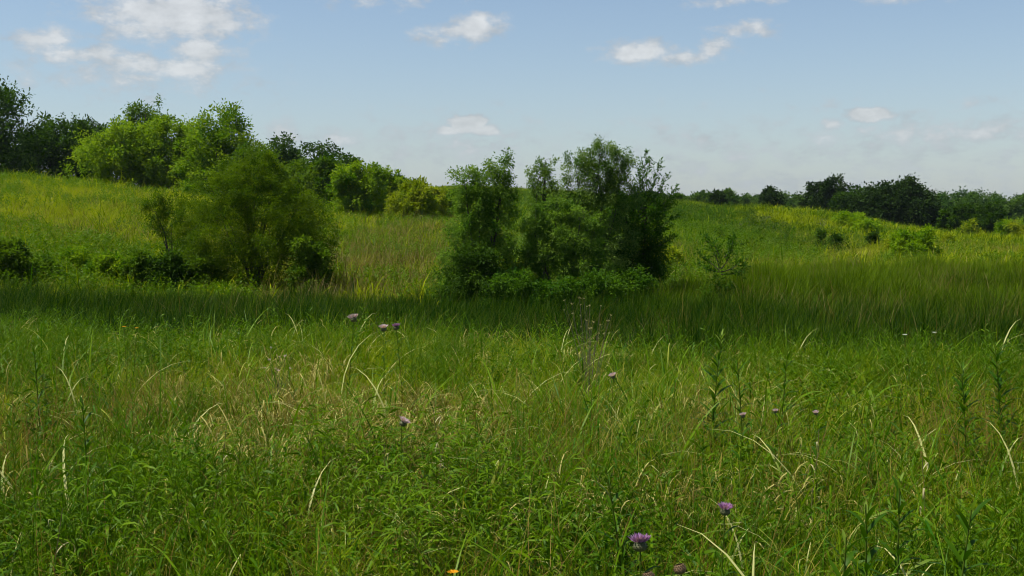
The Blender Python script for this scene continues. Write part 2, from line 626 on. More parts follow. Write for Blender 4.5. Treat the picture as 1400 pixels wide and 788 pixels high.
# ------------------------------------------------------------------ scattering of countless stems
def scatter(name, label, variants, X, Y, scale, tint, mat, dz=0.0, zrot=None, tilt=.12, r=rng, hs=None):
    n = len(X)
    lib = bpy.data.collections.new(name + '_kinds')
    for i, (v, f, a) in enumerate(variants):
        me = mesh(f'{name}_kind', v, f, mat, a)
        o = bpy.data.objects.new(f'{name}_kind_{i:02d}', me)
        lib.objects.link(o)
    me = bpy.data.meshes.new(name)
    me.vertices.add(n)
    P = np.stack([X, Y, ground(X, Y) + dz], 1).astype(np.float32)
    me.vertices.foreach_set('co', P.ravel())
    rot = np.stack([r.normal(0, tilt, n), r.normal(0, tilt, n), (r.random(n) * 2 * pi) if zrot is None else r.normal(zrot, .35, n)], 1).astype(np.float32)
    a = me.attributes.new('rot', 'FLOAT_VECTOR', 'POINT')
    a.data.foreach_set('vector', rot.ravel())
    s = np.asarray(scale, float)
    hsv = np.ones(n) if hs is None else hs
    a = me.attributes.new('scl', 'FLOAT_VECTOR', 'POINT')
    a.data.foreach_set('vector', np.stack([s, s, s * hsv], 1).astype(np.float32).ravel())
    a = me.attributes.new('idx', 'INT', 'POINT')
    a.data.foreach_set('value', r.integers(0, len(variants), n).astype(np.int32))
    a = me.attributes.new('tint', 'FLOAT', 'POINT')
    a.data.foreach_set('value', np.clip(tint, 0, 1).astype(np.float32))
    me.materials.append(mat)
    o = obj(name, me)
    tag(o, label, 'grass' if 'grass' in name else name.split('_')[-1], kind='stuff')
    ng = bpy.data.node_groups.new(name + '_scatter', 'GeometryNodeTree')
    ng.interface.new_socket('Geometry', in_out='INPUT', socket_type='NodeSocketGeometry')
    ng.interface.new_socket('Geometry', in_out='OUTPUT', socket_type='NodeSocketGeometry')
    N, L = ng.nodes, ng.links
    gi, go = N.new('NodeGroupInput'), N.new('NodeGroupOutput')
    ip = N.new('GeometryNodeInstanceOnPoints')
    ci = N.new('GeometryNodeCollectionInfo')
    ci.inputs['Collection'].default_value = lib
    ci.inputs['Separate Children'].default_value = True
    ci.inputs['Reset Children'].default_value = True

    def na(nm, t):
        q = N.new('GeometryNodeInputNamedAttribute')
        q.data_type = t
        q.inputs['Name'].default_value = nm
        return q.outputs['Attribute']
    L.new(gi.outputs[0], ip.inputs['Points'])
    L.new(ci.outputs[0], ip.inputs['Instance'])
    ip.inputs['Pick Instance'].default_value = True
    L.new(na('idx', 'INT'), ip.inputs['Instance Index'])
    e = N.new('FunctionNodeEulerToRotation')
    L.new(na('rot', 'FLOAT_VECTOR'), e.inputs[0])
    L.new(e.outputs[0], ip.inputs['Rotation'])
    L.new(na('scl', 'FLOAT_VECTOR'), ip.inputs['Scale'])
    L.new(ip.outputs[0], go.inputs[0])
    md = o.modifiers.new('scatter', 'NODES')
    md.node_group = ng
    return o


def area_points(dens, r0, r1, half=.56, r=rng):
    """even scatter in the wedge of ground in view (distances r0..r1 may be functions of the bearing)"""
    A = half * (r1 * r1 - r0 * r0)
    n = int(A * dens)
    th = r.uniform(-half, half, n)
    rr = np.sqrt(r.uniform(r0 * r0, r1 * r1, n))
    return rr * np.sin(th), rr * np.cos(th), th, rr


def patch(X, Y, px, py, w, h_, veg=.4):
    """1 inside an elliptic patch of ground seen around (px,py), w by h_ pixels half size; worked out on the ground"""
    x0, y0 = ray_ground(px, py, veg)
    _, ya = ray_ground(px, py + h_, veg)
    _, yb = ray_ground(px, max(py - h_, 240), veg)
    ry = max(abs(yb - ya) * .5, .3)
    rx = w / F * y0
    q = ((X - x0) / rx) ** 2 + ((Y - y0) / ry) ** 2
    return np.clip(1.35 - q * .9, 0, 1)


# ------------------------------------------------------------------ terrain
def terrain():
    th = np.concatenate([np.linspace(-pi, -.75, 40, endpoint=False), np.linspace(-.75, .75, 260), np.linspace(.75, pi, 40)[1:-1]])
    rr = np.concatenate([[0.02], np.linspace(.5, 16, 70), np.geomspace(16.5, 500, 150), [700, 1000, 1600, 2600, 4200]])
    TH, RR = np.meshgrid(th, rr)
    X, Y = RR * np.sin(TH), RR * np.cos(TH)
    Z = ground(X, Y)
    n, m = TH.shape
    v = np.stack([X, Y, Z], -1).reshape(-1, 3)
    i = np.arange(n - 1)[:, None] * m
    j = np.arange(m)[None]
    j2 = (j + 1) % m
    q = np.stack([i + j, i + m + j, i + m + j2, i + j2], -1).reshape(-1, 4)
    me = mesh('ground', v, q, SOIL, smooth_=True)
    o = obj('ground', me)
    tag(o, 'rolling meadow ground with a low wet swale and a rounded hill', kind='structure')


terrain()


# ------------------------------------------------------------------ trees and bushes
def crown(blobs, n_leaf, leaf, r, spray=.5, upb=.5, per=9, droop=.3, lw=.5, jit=.5, shell=.62, tone=0.0, layer=0.0, four=False):
    """leafy twigs spread through a set of ellipsoids; returns mesh arrays and the twig roots"""
    blobs = np.array(blobs, float)
    area = (blobs[:, 3] * blobs[:, 5] + blobs[:, 3] * blobs[:, 4]) ** 1.0
    n_tw = max(8, n_leaf // per)
    bi = r.choice(len(blobs), n_tw, p=area / area.sum())
    # twigs come in tufts so the crown has clumps and gaps
    n_tf = max(4, n_tw // 11)
    tb = r.choice(len(blobs), n_tf, p=area / area.sum())
    d = r.normal(0, 1, (n_tf, 3))
    d /= np.linalg.norm(d, axis=1)[:, None]
    rad = shell + (1 - shell) * r.random(n_tf) ** .7
    inner = r.random(n_tf) < .16
    rad = np.where(inner, r.uniform(.15, shell, n_tf), rad)
    B = blobs[tb]
    C = B[:, :3] + d * rad[:, None] * B[:, 3:6]
    ti = r.integers(0, n_tf, n_tw)
    sz = B[ti, 3:6].mean(1)
    P0 = C[ti] + r.normal(0, 1, (n_tw, 3)) * (sz * .11)[:, None]
    dd = d[ti] * .9 + r.normal(0, .55, (n_tw, 3)) + np.array([0, 0, upb])
    if layer:
        dd[:, 2] *= (1 - layer)
    dd /= np.linalg.norm(dd, axis=1)[:, None]
    Lt = spray * r.uniform(.5, 1.3, n_tw) * np.clip(sz, .5, 2.5)
    u = r.random((n_tw, per))
    P = P0[:, None] + dd[:, None] * (u * Lt[:, None])[..., None]
    side = r.normal(0, 1, (n_tw, per, 3))
    P = P + side * (leaf * jit)
    P[..., 2] -= (u ** 2 * Lt[:, None]) * droop * .5
    D = side * .8 + dd[:, None] * .7
    D[..., 2] -= droop
    P = P.reshape(-1, 3)
    D = D.reshape(-1, 3)
    n = len(P)
    ln = leaf * r.uniform(.6, 1.35, n)
    v, f, a = leaves_at(P, D, ln, ln * lw, droop, r, four=four)
    tone_t = np.clip(r.normal(.5 + tone, .26, n_tf), 0, 1)[ti]
    bl = np.repeat(np.clip(tone_t[:, None] + r.normal(0, .13, (n_tw, per)), 0, 1).reshape(-1), 6 if four else 4)
    a['b'] = bl
    a['dry'] = np.zeros(len(bl))
    return (v, f, a), C, P0, dd, Lt


def limbs(base_r, H, blobs, C, r, n_br=40, split=.25, stems=1, sway=.12):
    parts = []
    blobs = np.array(blobs, float)
    cx = blobs[:, 0].mean()
    cy = blobs[:, 1].mean()
    top = (blobs[:, 2]).max()
    trunks = []
    for s in range(stems):
        a = r.uniform(0, 2 * pi)
        off = (0 if stems == 1 else .12 * base_r * 10)
        tx, ty = (cx * .6, cy * .6) if stems == 1 else (blobs[s % len(blobs), 0], blobs[s % len(blobs), 1])
        t = np.linspace(0, 1, 8)
        hh = top if stems == 1 else blobs[s % len(blobs), 2]
        path = np.stack([math.cos(a) * off + tx * t ** 1.3 + r.normal(0, sway * H * .08, 8) * t, math.sin(a) * off + ty * t ** 1.3 + r.normal(0, sway * H * .08, 8) * t, hh * t - .15 * (1 - t)], 1)
        rad = base_r * (1 - .82 * t)
        rad[0] *= 1.35
        trunks.append((path, rad))
        parts.append(tube(path, rad, 7))
    limb_pts = []
    for b in blobs:
        path, rad = trunks[int(r.integers(0, len(trunks)))]
        t0 = r.uniform(.2, .6)
        i = int(t0 * 7)
        p0 = path[i]
        p3 = b[:3]
        mid = p0 * .5 + p3 * .5 + np.array([0, 0, -.08 * H]) + r.normal(0, .03 * H, 3)
        tt = np.linspace(0, 1, 6)[:, None]
        q = (1 - tt) ** 2 * p0 + 2 * tt * (1 - tt) * mid + tt ** 2 * p3
        parts.append(tube(q, rad[i] * .6 * (1 - .75 * tt[:, 0]), 5))
        limb_pts += [(x, rad[i] * .3) for x in q[2:]]
    LP = np.array([p for p, _ in limb_pts])
    sel = r.choice(len(C), min(n_br, len(C)), replace=False)
    for c in C[sel]:
        dist = np.linalg.norm(LP - c, axis=1) + 2.0 * np.maximum(0, LP[:, 2] - c[2])
        k = int(np.argmin(dist))
        p0 = LP[k]
        tt = np.linspace(0, 1, 4)[:, None]
        mid = (p0 + c) / 2 + r.normal(0, .03 * H, 3)
        q = (1 - tt) ** 2 * p0 + 2 * tt * (1 - tt) * mid + tt ** 2 * c
        parts.append(tube(q, limb_pts[k][1] * .45 * (1 - .7 * tt[:, 0]), 3))
    return cat(parts)


def auto_blobs(W, H, low, n, r, taper=.3, top_heavy=0.0):
    """lumps filling a crown W wide and reaching from low*H to H"""
    out = []
    z0, z1 = low * H, H
    hc = (z1 - z0) / 2
    for i in range(n):
        t = (i + .5) / n
        z = z0 + (z1 - z0) * (.12 + .76 * t)
        u = (z - z0) / (z1 - z0)
        env = math.sqrt(max(.05, 1 - (abs(2 * u - 1 + taper * .6)) ** 2.2)) * (1 + top_heavy * (u - .5))
        rr = W * .5 * env
        a = i * 2.4 + r.uniform(-.5, .5)
        s = r.uniform(.30, .48) * W * .5 + .08 * W
        s = min(s, hc * .8)
        k = max(0, rr - s * .8)
        out.append((math.cos(a) * k, math.sin(a) * k, min(z, z1 - s * .8), s * 1.05, s * 1.05, s * r.uniform(.75, .95)))
    return out


def tree(name, px, d, top, W, mat, label, catg, low=.15, nb=9, n_leaf=6000, leaf=.16, stems=1, blobs=None, base_r=None,
         group=None, seed=0, n_br=40, spray=.35, **kw):
    r = np.random.default_rng(seed + 10000 + int(px) * 13 + int(d))
    x, y, z = wpt(px, d)
    H = z_at(top, d) - z
    Wm = W / F * d
    if blobs is None:
        blobs = auto_blobs(Wm, H * .95, low, nb, r)
    else:   # given as fractions of width / height
        blobs = [(b[0] * Wm, b[1] * Wm, b[2] * H, b[3] * Wm, b[4] * Wm, b[5] * H) for b in blobs]
    t = thing(name, (x, y, z), label, catg, group)
    c, C, P0, dd, Lt = crown(blobs, int(n_leaf * (1.45 if d < 40 else 1.75)), leaf * (1.2 if d < 40 else 1.35), r, spray=spray, **kw)
    obj('crown' if 'tree' in name or 'oak' in name else 'foliage', mesh('crown', *c[:2], mat, c[2]), t)
    br = base_r or max(.04, H * .022)
    tk = limbs(br, H, blobs, C, r, n_br=n_br, stems=stems)
    obj('trunk' if 'tree' in name or 'oak' in name else 'branches' if False else 'trunk', mesh('trunk', tk[0], tk[1], BARK, tk[2], True), t)
    return t


L_DARK = leaf_mat('dark_green_leaf', (.018, .048, .004), (.058, .115, .008), None, .36, .5, .25)
L_OAK = leaf_mat('oak_leaf', (.012, .030, .005), (.036, .070, .010), None, .25, .5, .2)
L_MID = leaf_mat('mid_green_leaf', (.030, .080, .004), (.120, .190, .010), None, .42, .5, .25)
L_BRIGHT = leaf_mat('bright_green_leaf', (.060, .145, .004), (.215, .300, .012), None, .45, .5, .2)
L_YEL = leaf_mat('yellow_green_leaf', (.100, .165, .006), (.280, .310, .015), None, .45, .5, .2)
L_OLIVE = leaf_mat('olive_leaf', (.030, .076, .002), (.125, .185, .006), None, .46, .5, .25)
L_PALE = leaf_mat('grey_green_leaf', (.050, .115, .014), (.165, .245, .045), None, .40, .5, .3)
L_THICK = leaf_mat('thicket_leaf', (.040, .110, .008), (.150, .240, .030), None, .48, .5, .25)
L_SKIRT = leaf_mat('skirt_leaf', (.020, .070, .004), (.080, .160, .010), None, .42, .5, .25)
L_LIME = leaf_mat('lime_leaf', (.075, .170, .004), (.230, .330, .010), None, .48, .5, .2)
L_FAR = leaf_mat('far_green_leaf', (.026, .070, .010), (.085, .145, .020), None, .38, .5, .2)

# --- woods behind the hill on the left
BG = 'trees growing behind the left hill'
tree('broadleaf_tree', -30, 88, 112, 175, L_DARK, 'tall dark green tree at the left edge behind the hill crest', 'tree', -.12, 14, 16000, .20, seed=1, group=BG, upb=.9, spray=.45)
tree('broadleaf_tree', 92, 96, 163, 110, L_DARK, 'dark rounded tree behind the hill, between the left edge tree and the light green ones', 'tree', -.12, 12, 11000, .20, seed=2, group=BG, upb=.8)
tree('broadleaf_tree', 132, 104, 160, 60, L_DARK, 'slim dark tree with a spiky top beside the light green willows', 'tree', -.12, 8, 5500, .20, seed=3, group=BG, upb=1.0)
tree('broadleaf_tree', 202, 112, 133, 82, L_MID, 'tallest loose crowned tree rising above the light green willows', 'tree', .3, 10, 6500, .21, seed=4, group=BG, upb=.5)
tree('willow_tree', 172, 82, 166, 125, L_BRIGHT, 'light yellow green spreading tree nearest the hill crest', 'tree', -.1, 13, 15000, .17, seed=5, group=BG, stems=3, tone=.15)
tree('willow_tree', 236, 84, 158, 110, L_BRIGHT, 'light green bushy tree in the middle of the hilltop clump', 'tree', -.1, 12, 14000, .17, seed=6, group=BG, stems=3, tone=.1)
tree('willow_tree', 305, 80, 150, 120, L_BRIGHT, 'light green tree with feathery top at the right of the hilltop clump', 'tree', -.08, 13, 13000, .17, seed=7, group=BG, stems=3, upb=.8)
tree('willow_tree', 352, 76, 196, 80, L_MID, 'shorter mid green tree on the right shoulder of the hilltop clump', 'tree', -.1, 9, 9000, .16, seed=8, group=BG, stems=3)
tree('broadleaf_tree', 392, 108, 188, 80, L_DARK, 'dark tree with a rounded top right of the hilltop clump', 'tree', .05, 9, 6500, .21, seed=9, group=BG)
tree('broadleaf_tree', 438, 104, 196, 72, L_DARK, 'dark tree behind the mid green tree on the downslope', 'tree', .05, 9, 6000, .21, seed=10, group=BG)
tree('broadleaf_tree', 412, 88, 218, 66, L_MID, 'mid green tree in front of the dark tree on the downslope', 'tree', .0, 9, 7000, .18, seed=11, group=BG)
tree('broadleaf_tree', 452, 84, 214, 60, L_MID, 'mid green rounded tree beside the bright green one', 'tree', .0, 8, 6500, .18, seed=12, group=BG)
tree('broadleaf_tree', 492, 76, 222, 78, L_BRIGHT, 'bright green rounded tree in full sun on the downslope', 'tree', -.1, 10, 10000, .16, seed=13, group=BG, stems=2)
tree('broadleaf_tree', 537, 84, 231, 52, L_BRIGHT, 'small green tree with a pointed top right of the bright one', 'tree', .0, 8, 5000, .17, seed=14, group=BG, upb=.8)
tree('broadleaf_tree', 556, 98, 240, 66, L_DARK, 'low dark tree showing behind the small green trees', 'tree', .0, 7, 4500, .2, seed=15, group=BG)
tree('broadleaf_tree', 565, 74, 248, 62, L_YEL, 'yellow green low tree at the foot of the downslope', 'tree', .0, 9, 7000, .15, seed=16, group=BG, stems=2)
tree('broadleaf_tree', 592, 78, 256, 44, L_YEL, 'smallest yellowish tree at the right end of the left woods', 'tree', .0, 7, 3800, .15, seed=17, group=BG, stems=2)
tree('broadleaf_tree', 46, 100, 182, 90, L_DARK, 'lower dark tree filling the gap beside the left edge tree', 'tree', -.15, 9, 7000, .2, seed=19, group=BG)
tree('broadleaf_tree', 612, 84, 262, 40, L_BRIGHT, 'low green tree closest to the middle thicket', 'tree', -.1, 7, 3600, .15, seed=22, group=BG, stems=2)
tree('broadleaf_tree', 470, 100, 206, 60, L_DARK, 'dark crown peeping over the bright green tree', 'tree', .1, 7, 4000, .2, seed=18, group=BG)

# --- far right woods
FR = 'trees of the far woods on the right'
k = 0
far_rows = [  # px, dist, top, width, mat, label
    (905, 190, 268, 60, L_FAR, 'low distant tree just right of the middle thicket'),
    (935, 200, 270, 60, L_FAR, 'low distant tree left of the two rounded ones'),
    (962, 180, 266, 34, L_FAR, 'small rounded distant tree left of the dark cone on the ridge'),
    (980, 150, 264, 20, L_OAK, 'narrow dark tree on the ridge line'),
    (994, 178, 264, 28, L_FAR, 'small distant tree right of the narrow dark one'),
    (1022, 240, 268, 56, L_FAR, 'low hazy tree at the left end of the hazy row'),
    (1072, 240, 263, 70, L_FAR, 'hazy tree behind the lone dark tree on the knoll'),
    (1054, 150, 258, 34, L_OAK, 'lone dark tree on the crest of the bright knoll'),
    (1100, 240, 266, 60, L_FAR, 'hazy tree between the lone dark tree and the tall dark pair'),
    (1116, 148, 250, 42, L_OAK, 'left one of the tall dark pair on the knoll'),
    (1142, 146, 242, 46, L_OAK, 'taller one of the dark pair on the knoll'),
    (1168, 140, 256, 54, L_DARK, 'mid green tree between the dark pair and the big oak'),
    (1300, 210, 262, 60, L_FAR, 'distant tree just right of the big oak'),
    (1338, 220, 264, 64, L_FAR, 'distant rounded tree second from the oak'),
    (1372, 215, 263, 58, L_FAR, 'distant tree before the right edge'),
    (1410, 220, 266, 70, L_FAR, 'distant tree at the right edge of the far row'),
    (1320, 180, 270, 60, L_FAR, 'green tree in front of the distant row'),
    (1360, 178, 274, 64, L_FAR, 'rounded green tree low in front of the far row'),
    (1400, 175, 272, 60, L_FAR, 'green tree low at the right edge in front of the far row'),
    (1450, 190, 270, 80, L_FAR, 'distant tree just past the right edge'),
    (1040, 245, 266, 60, L_FAR, 'hazy tree behind the knoll crest left of the lone dark tree'),
    (1278, 215, 264, 50, L_FAR, 'distant dark green tree touching the right side of the oak'),
    (870, 210, 266, 60, L_FAR, 'distant tree mostly behind the middle thicket'),
]
for (px, d, top, W, m, lab) in far_rows:
    k += 1
    tree('distant_tree', px, d, top, W, m, lab, 'tree', -.05 if m is L_FAR else .02, 8, 3800 if m is L_FAR else 4500, .34 if m is L_FAR else .27, seed=30 + k, group=FR, n_br=14, spray=.3)
tree('oak_tree', 1222, 130, 245, 112, L_OAK, 'big dark rounded oak standing right of the knoll', 'tree', -.02, 18, 17000, .25, seed=60, group=FR, n_br=30,
     blobs=[(-.30, 0, .45, .20, .22, .34), (-.12, .1, .66, .20, .2, .28), (.06, 0, .72, .20, .2, .25), (.2, .05, .58, .2, .2, .28), (.34, 0, .40, .18, .2, .30), (-.38, 0, .25, .14, .16, .22), (.42, 0, .22, .12, .14, .20), (0, -.2, .35, .26, .16, .3), (-.2, -.2, .28, .2, .16, .26), (.2, -.2, .28, .2, .16, .26), (.13, .05, .86, .09, .1, .10), (-.02, 0, .88, .1, .1, .09)])
for (px, d, top, W, lab) in [(1298, 112, 285, 22, 'small dark tree standing alone in the flat meadow right of the oak'), (1318, 110, 279, 36, 'leaning dark open tree in the flat meadow'), (1350, 108, 280, 44, 'spreading dark tree in the flat meadow near the right edge')]:
    tree('meadow_tree', px, d, top, W, L_DARK, lab, 'tree', .22, 7, 3200, .2, seed=70, group='dark trees in the right meadow', n_br=16, stems=2)

# --- bushes on the right
RB = 'bushes dotted over the right slope'
for (px, d, top, W, m, lab, nl) in [
    (1160, 92, 293, 46, L_LIME, 'rounded green bush under the dark tree pair on the knoll', 3500),
    (1186, 88, 300, 32, L_LIME, 'small green bush right of the rounded one on the knoll', 2000),
    (1250, 58, 312, 60, L_LIME, 'large bright green bush in the right meadow', 7000),
    (1222, 66, 322, 24, L_YEL, 'little yellow bush left of the large bright one', 1500),
    (1292, 74, 322, 20, L_YEL, 'tiny yellow green bush right of the large bright one', 1200),
    (1325, 100, 303, 30, L_YEL, 'yellow green bush between the dark meadow trees', 1800),
    (1376, 100, 300, 40, L_BRIGHT, 'light green bush right of the dark meadow trees', 2400),
    (1400, 98, 304, 44, L_YEL, 'yellow bush at the right edge of the meadow', 2200),
    (895, 44, 330, 50, L_YEL, 'sunlit yellow green bush beside the foot of the middle thicket', 4200),
    (914, 47, 336, 34, L_YEL, 'smaller sunlit bush right of the thicket foot', 2400),
    (1120, 68, 311, 11, L_DARK, 'thin young dark shrub left of its twin on the knoll slope', 700),
    (1144, 66, 314, 12, L_DARK, 'dark upright young shrub in the middle of the knoll slope', 800),
    (1192, 70, 318, 13, L_DARK, 'small dark young shrub right on the knoll slope', 700),
]:
    tree('meadow_bush', px, d, top, W, m, lab, 'bush', -.05, 7, nl, .11 if d < 80 else .16, stems=2, seed=80, group=RB, n_br=10, spray=.35, base_r=.04)

# --- left bush group at the foot of the hill
tree('willow_bush', 345, 34.5, 211, 222, L_OLIVE, 'large olive green rounded bush at the foot of the left hill', 'bush', .0, 16, 66000, .060, stems=5, seed=3, n_br=110, spray=.32, base_r=.07,
     lw=.36, upb=.7, per=10,
     blobs=[(-.05, .0, .80, .17, .16, .14), (.12, 0, .76, .15, .15, .14), (-.22, 0, .66, .15, .15, .17), (.27, 0, .60, .16, .15, .18), (.02, -.05, .62, .2, .18, .2), (.38, 0, .40, .14, .14, .22), (-.33, 0, .45, .14, .14, .2), (-.12, -.15, .42, .18, .15, .22), (.14, -.15, .42, .2, .15, .24), (0, -.1, .2, .25, .18, .2), (.3, -.1, .2, .18, .15, .2), (-.3, -.1, .2, .16, .15, .18), (.05, 0, .92, .10, .1, .07)])
tree('willow_bush', 238, 35.5, 258, 96, L_OLIVE, 'thin leaning olive bush with a bare dark stem left of the large bush', 'bush', .3, 8, 8500, .060, stems=2, seed=4, n_br=50, spray=.4, base_r=.05, lw=.36, upb=.7,
     blobs=[(-.25, 0, .75, .18, .15, .2), (-.05, 0, .62, .18, .15, .2), (.2, 0, .5, .2, .15, .2), (.1, 0, .82, .15, .14, .12), (.32, 0, .30, .18, .15, .2)])
LB = 'low shrubs along the foot of the left hill'
for (px, d, top, W, m, lab, nl, lf) in [
    (14, 32, 322, 56, L_MID, 'dark leafy shrub at the far left edge above the reeds', 5200, .085),
    (62, 34, 354, 46, L_MID, 'low green shrub next to the left edge shrub', 3400, .08),
    (105, 35.5, 340, 50, L_BRIGHT, 'light green low shrub on the hill foot', 3400, .08),
    (150, 34, 342, 60, L_BRIGHT, 'bushy green shrub halfway to the large bush', 4200, .08),
    (186, 33, 346, 46, L_MID, 'dark broad leaved shrub left of the leaning stem', 4200, .09),
    (232, 33, 338, 52, L_DARK, 'darkest broad leaved shrub under the leaning stem', 4200, .09),
    (275, 33.5, 352, 50, L_MID, 'dark shrub filling the gap under the large bush', 4200, .08),
    (424, 33, 318, 50, L_MID, 'upright brighter green shrub at the right foot of the large bush', 5200, .085),
    (-30, 33, 330, 60, L_MID, 'green shrub cut by the left edge', 3000, .09),
]:
    tree('low_shrub', px, d, top, W, m, lab, 'shrub', -.1, 8, nl, lf, stems=3, seed=5, n_br=14, group=LB, base_r=.03, lw=.55, spray=.3)

# --- middle thicket
MT = 'trees of the middle thicket above the reeds'
tree('thicket_tree', 660, 29.5, 203, 116, L_THICK, 'left tree of the middle thicket with a split feathery top', 'tree', .0, 14, 30000, .060, stems=2, seed=11, n_br=140, group=MT, spray=.30, base_r=.06, lw=.42, upb=.5, shell=.5, tone=.12, layer=.25,
     blobs=[(.24, 0, .90, .17, .15, .10), (-.22, 0, .80, .17, .16, .13), (.02, 0, .80, .18, .16, .13), (.22, .0, .74, .18, .16, .13), (-.05, 0, .66, .26, .2, .14), (.15, 0, .56, .28, .2, .12), (-.2, 0, .52, .26, .2, .12), (.10, 0, .42, .3, .2, .1), (-.27, 0, .36, .26, .22, .08), (.2, 0, .28, .3, .2, .09), (-.15, -.05, .22, .36, .25, .1), (.1, -.05, .12, .38, .25, .1), (-.32, 0, .1, .25, .2, .1)])
tree('thicket_tree', 650, 28.5, 326, 96, L_DARK, 'dark low layered tree skirt at the left of the middle thicket', 'tree', .0, 10, 15000, .065, stems=3, seed=12, n_br=80, group=MT, spray=.5, base_r=.04, lw=.45, upb=.1, layer=.7)
tree('thicket_tree', 742, 33, 213, 66, L_PALE, 'slender pale tree in the centre of the middle thicket', 'tree', .1, 10, 9500, .062, stems=1, seed=13, n_br=60, group=MT, spray=.32, lw=.4, upb=.8, shell=.5,
     blobs=[(.05, 0, .93, .18, .16, .06), (-.1, 0, .84, .28, .2, .09), (.2, 0, .82, .22, .2, .08), (0, 0, .7, .38, .3, .12), (.1, 0, .55, .4, .3, .14), (-.1, 0, .38, .4, .3, .14)])
tree('thicket_tree', 815, 32.5, 195, 112, L_PALE, 'pale willowy tree with the highest crown of the middle thicket', 'tree', .1, 13, 24000, .062, stems=2, seed=14, n_br=120, group=MT, spray=.34, base_r=.06, lw=.36, upb=.7, shell=.5,
     blobs=[(.05, 0, .93, .22, .18, .07), (-.22, 0, .84, .19, .18, .11), (.26, 0, .85, .19, .16, .10), (.0, 0, .80, .26, .2, .12), (-.3, 0, .68, .18, .18, .12), (.25, 0, .68, .25, .2, .12), (0, 0, .6, .3, .22, .15), (-.15, 0, .42, .32, .22, .15), (.2, 0, .4, .3, .22, .15)])
tree('thicket_tree', 768, 29.8, 268, 122, L_THICK, 'wide bright green bushy tree filling the middle of the thicket', 'tree', .0, 16, 26000, .062, stems=4, seed=15, n_br=110, group=MT, spray=.34, base_r=.045, lw=.42, upb=.5, tone=.12,
     blobs=[(-.1, 0, .86, .2, .16, .12), (.2, 0, .82, .2, .16, .12), (-.3, 0, .72, .18, .15, .14), (0, -.05, .66, .24, .18, .14), (.32, 0, .62, .2, .15, .16), (-.15, -.05, .5, .24, .18, .15), (.15, -.08, .46, .26, .18, .15), (-.36, 0, .4, .18, .15, .2), (.4, 0, .36, .18, .15, .18), (0, -.1, .26, .3, .2, .16), (-.25, -.1, .16, .25, .18, .15), (.28, -.1, .16, .25, .18, .15)])
te = tree('locust_tree', 872, 33.5, 216, 90, L_SKIRT, 'dark tree with long feathery branches reaching right at the thicket edge', 'tree', .0, 12, 17000, .068, stems=2, seed=16, n_br=110, spray=.5, base_r=.07, lw=.42, upb=.35, layer=.3, shell=.45, tone=-.3, group=MT,
     blobs=[(-.2, 0, .62, .26, .2, .14), (.1, 0, .66, .22, .2, .12), (-.3, 0, .45, .28, .22, .14), (.08, 0, .48, .32, .22, .12), (-.12, 0, .3, .34, .25, .14), (.15, 0, .28, .3, .22, .1), (-.05, 0, .12, .32, .25, .12)])


def frond_sprays(parent, specs, d, px0, mat, leaf=.080, r=np.random.default_rng(5)):
    """long ascending boughs carrying two ranks of leaves, one mesh each"""
    bx, by, bz = parent.location
    lv = []
    for (pa, ya, pb, yb) in specs:
        P0 = np.array([(pa - px0) / F * d, 0, z_at(ya, d) - bz])
        P1 = np.array([(pb - px0) / F * d, r.uniform(-.4, .4), z_at(yb, d) - bz])
        t = np.linspace(0, 1, 9)[:, None]
        mid = (P0 + P1) / 2 + np.array([.15, 0, -.12])
        q = (1 - t) ** 2 * P0 + 2 * t * (1 - t) * mid + t ** 2 * P1
        parts = [tube(q, .016 * (1 - .8 * t[:, 0]), 4)]
        Ps, Ds = [], []
        Ld = np.linalg.norm(P1 - P0)
        ax = (P1 - P0) / Ld
        for s in range(int(Ld / .075)):
            u = (s + .5) / int(Ld / .075)
            if u < .15:
                continue
            p = np.array([np.interp(u, t[:, 0], q[:, i]) for i in range(3)])
            for sd in (-1, 1):
                tw = ax * .6 + np.array([r.normal(0, .55), sd * .5 + r.normal(0, .3), r.uniform(-.4, .7)])
                tw /= np.linalg.norm(tw)
                tl = (.42 * (1 - u) + .16) * r.uniform(.7, 1.2)
                for m in range(9):
                    v = (m + 1) / 9
                    Ps.append(p + tw * tl * v)
                    Ds.append(tw * .6 + r.normal(0, .5, 3))
        l = leaves_at(np.array(Ps), np.array(Ds), leaf, leaf * .5, .2, r)
        l[2]['b'] = np.clip(l[2]['b'] - .1, 0, 1)
        lv.append(l)
        s_ = cat([parts[0]])
        obj('bough', mesh('bough', s_[0], s_[1], BARK, s_[2]), parent)
    l = cat(lv)
    tag(obj('feathery_foliage', mesh('feathery_foliage', l[0], l[1], mat, l[2]), parent), kind='stuff')


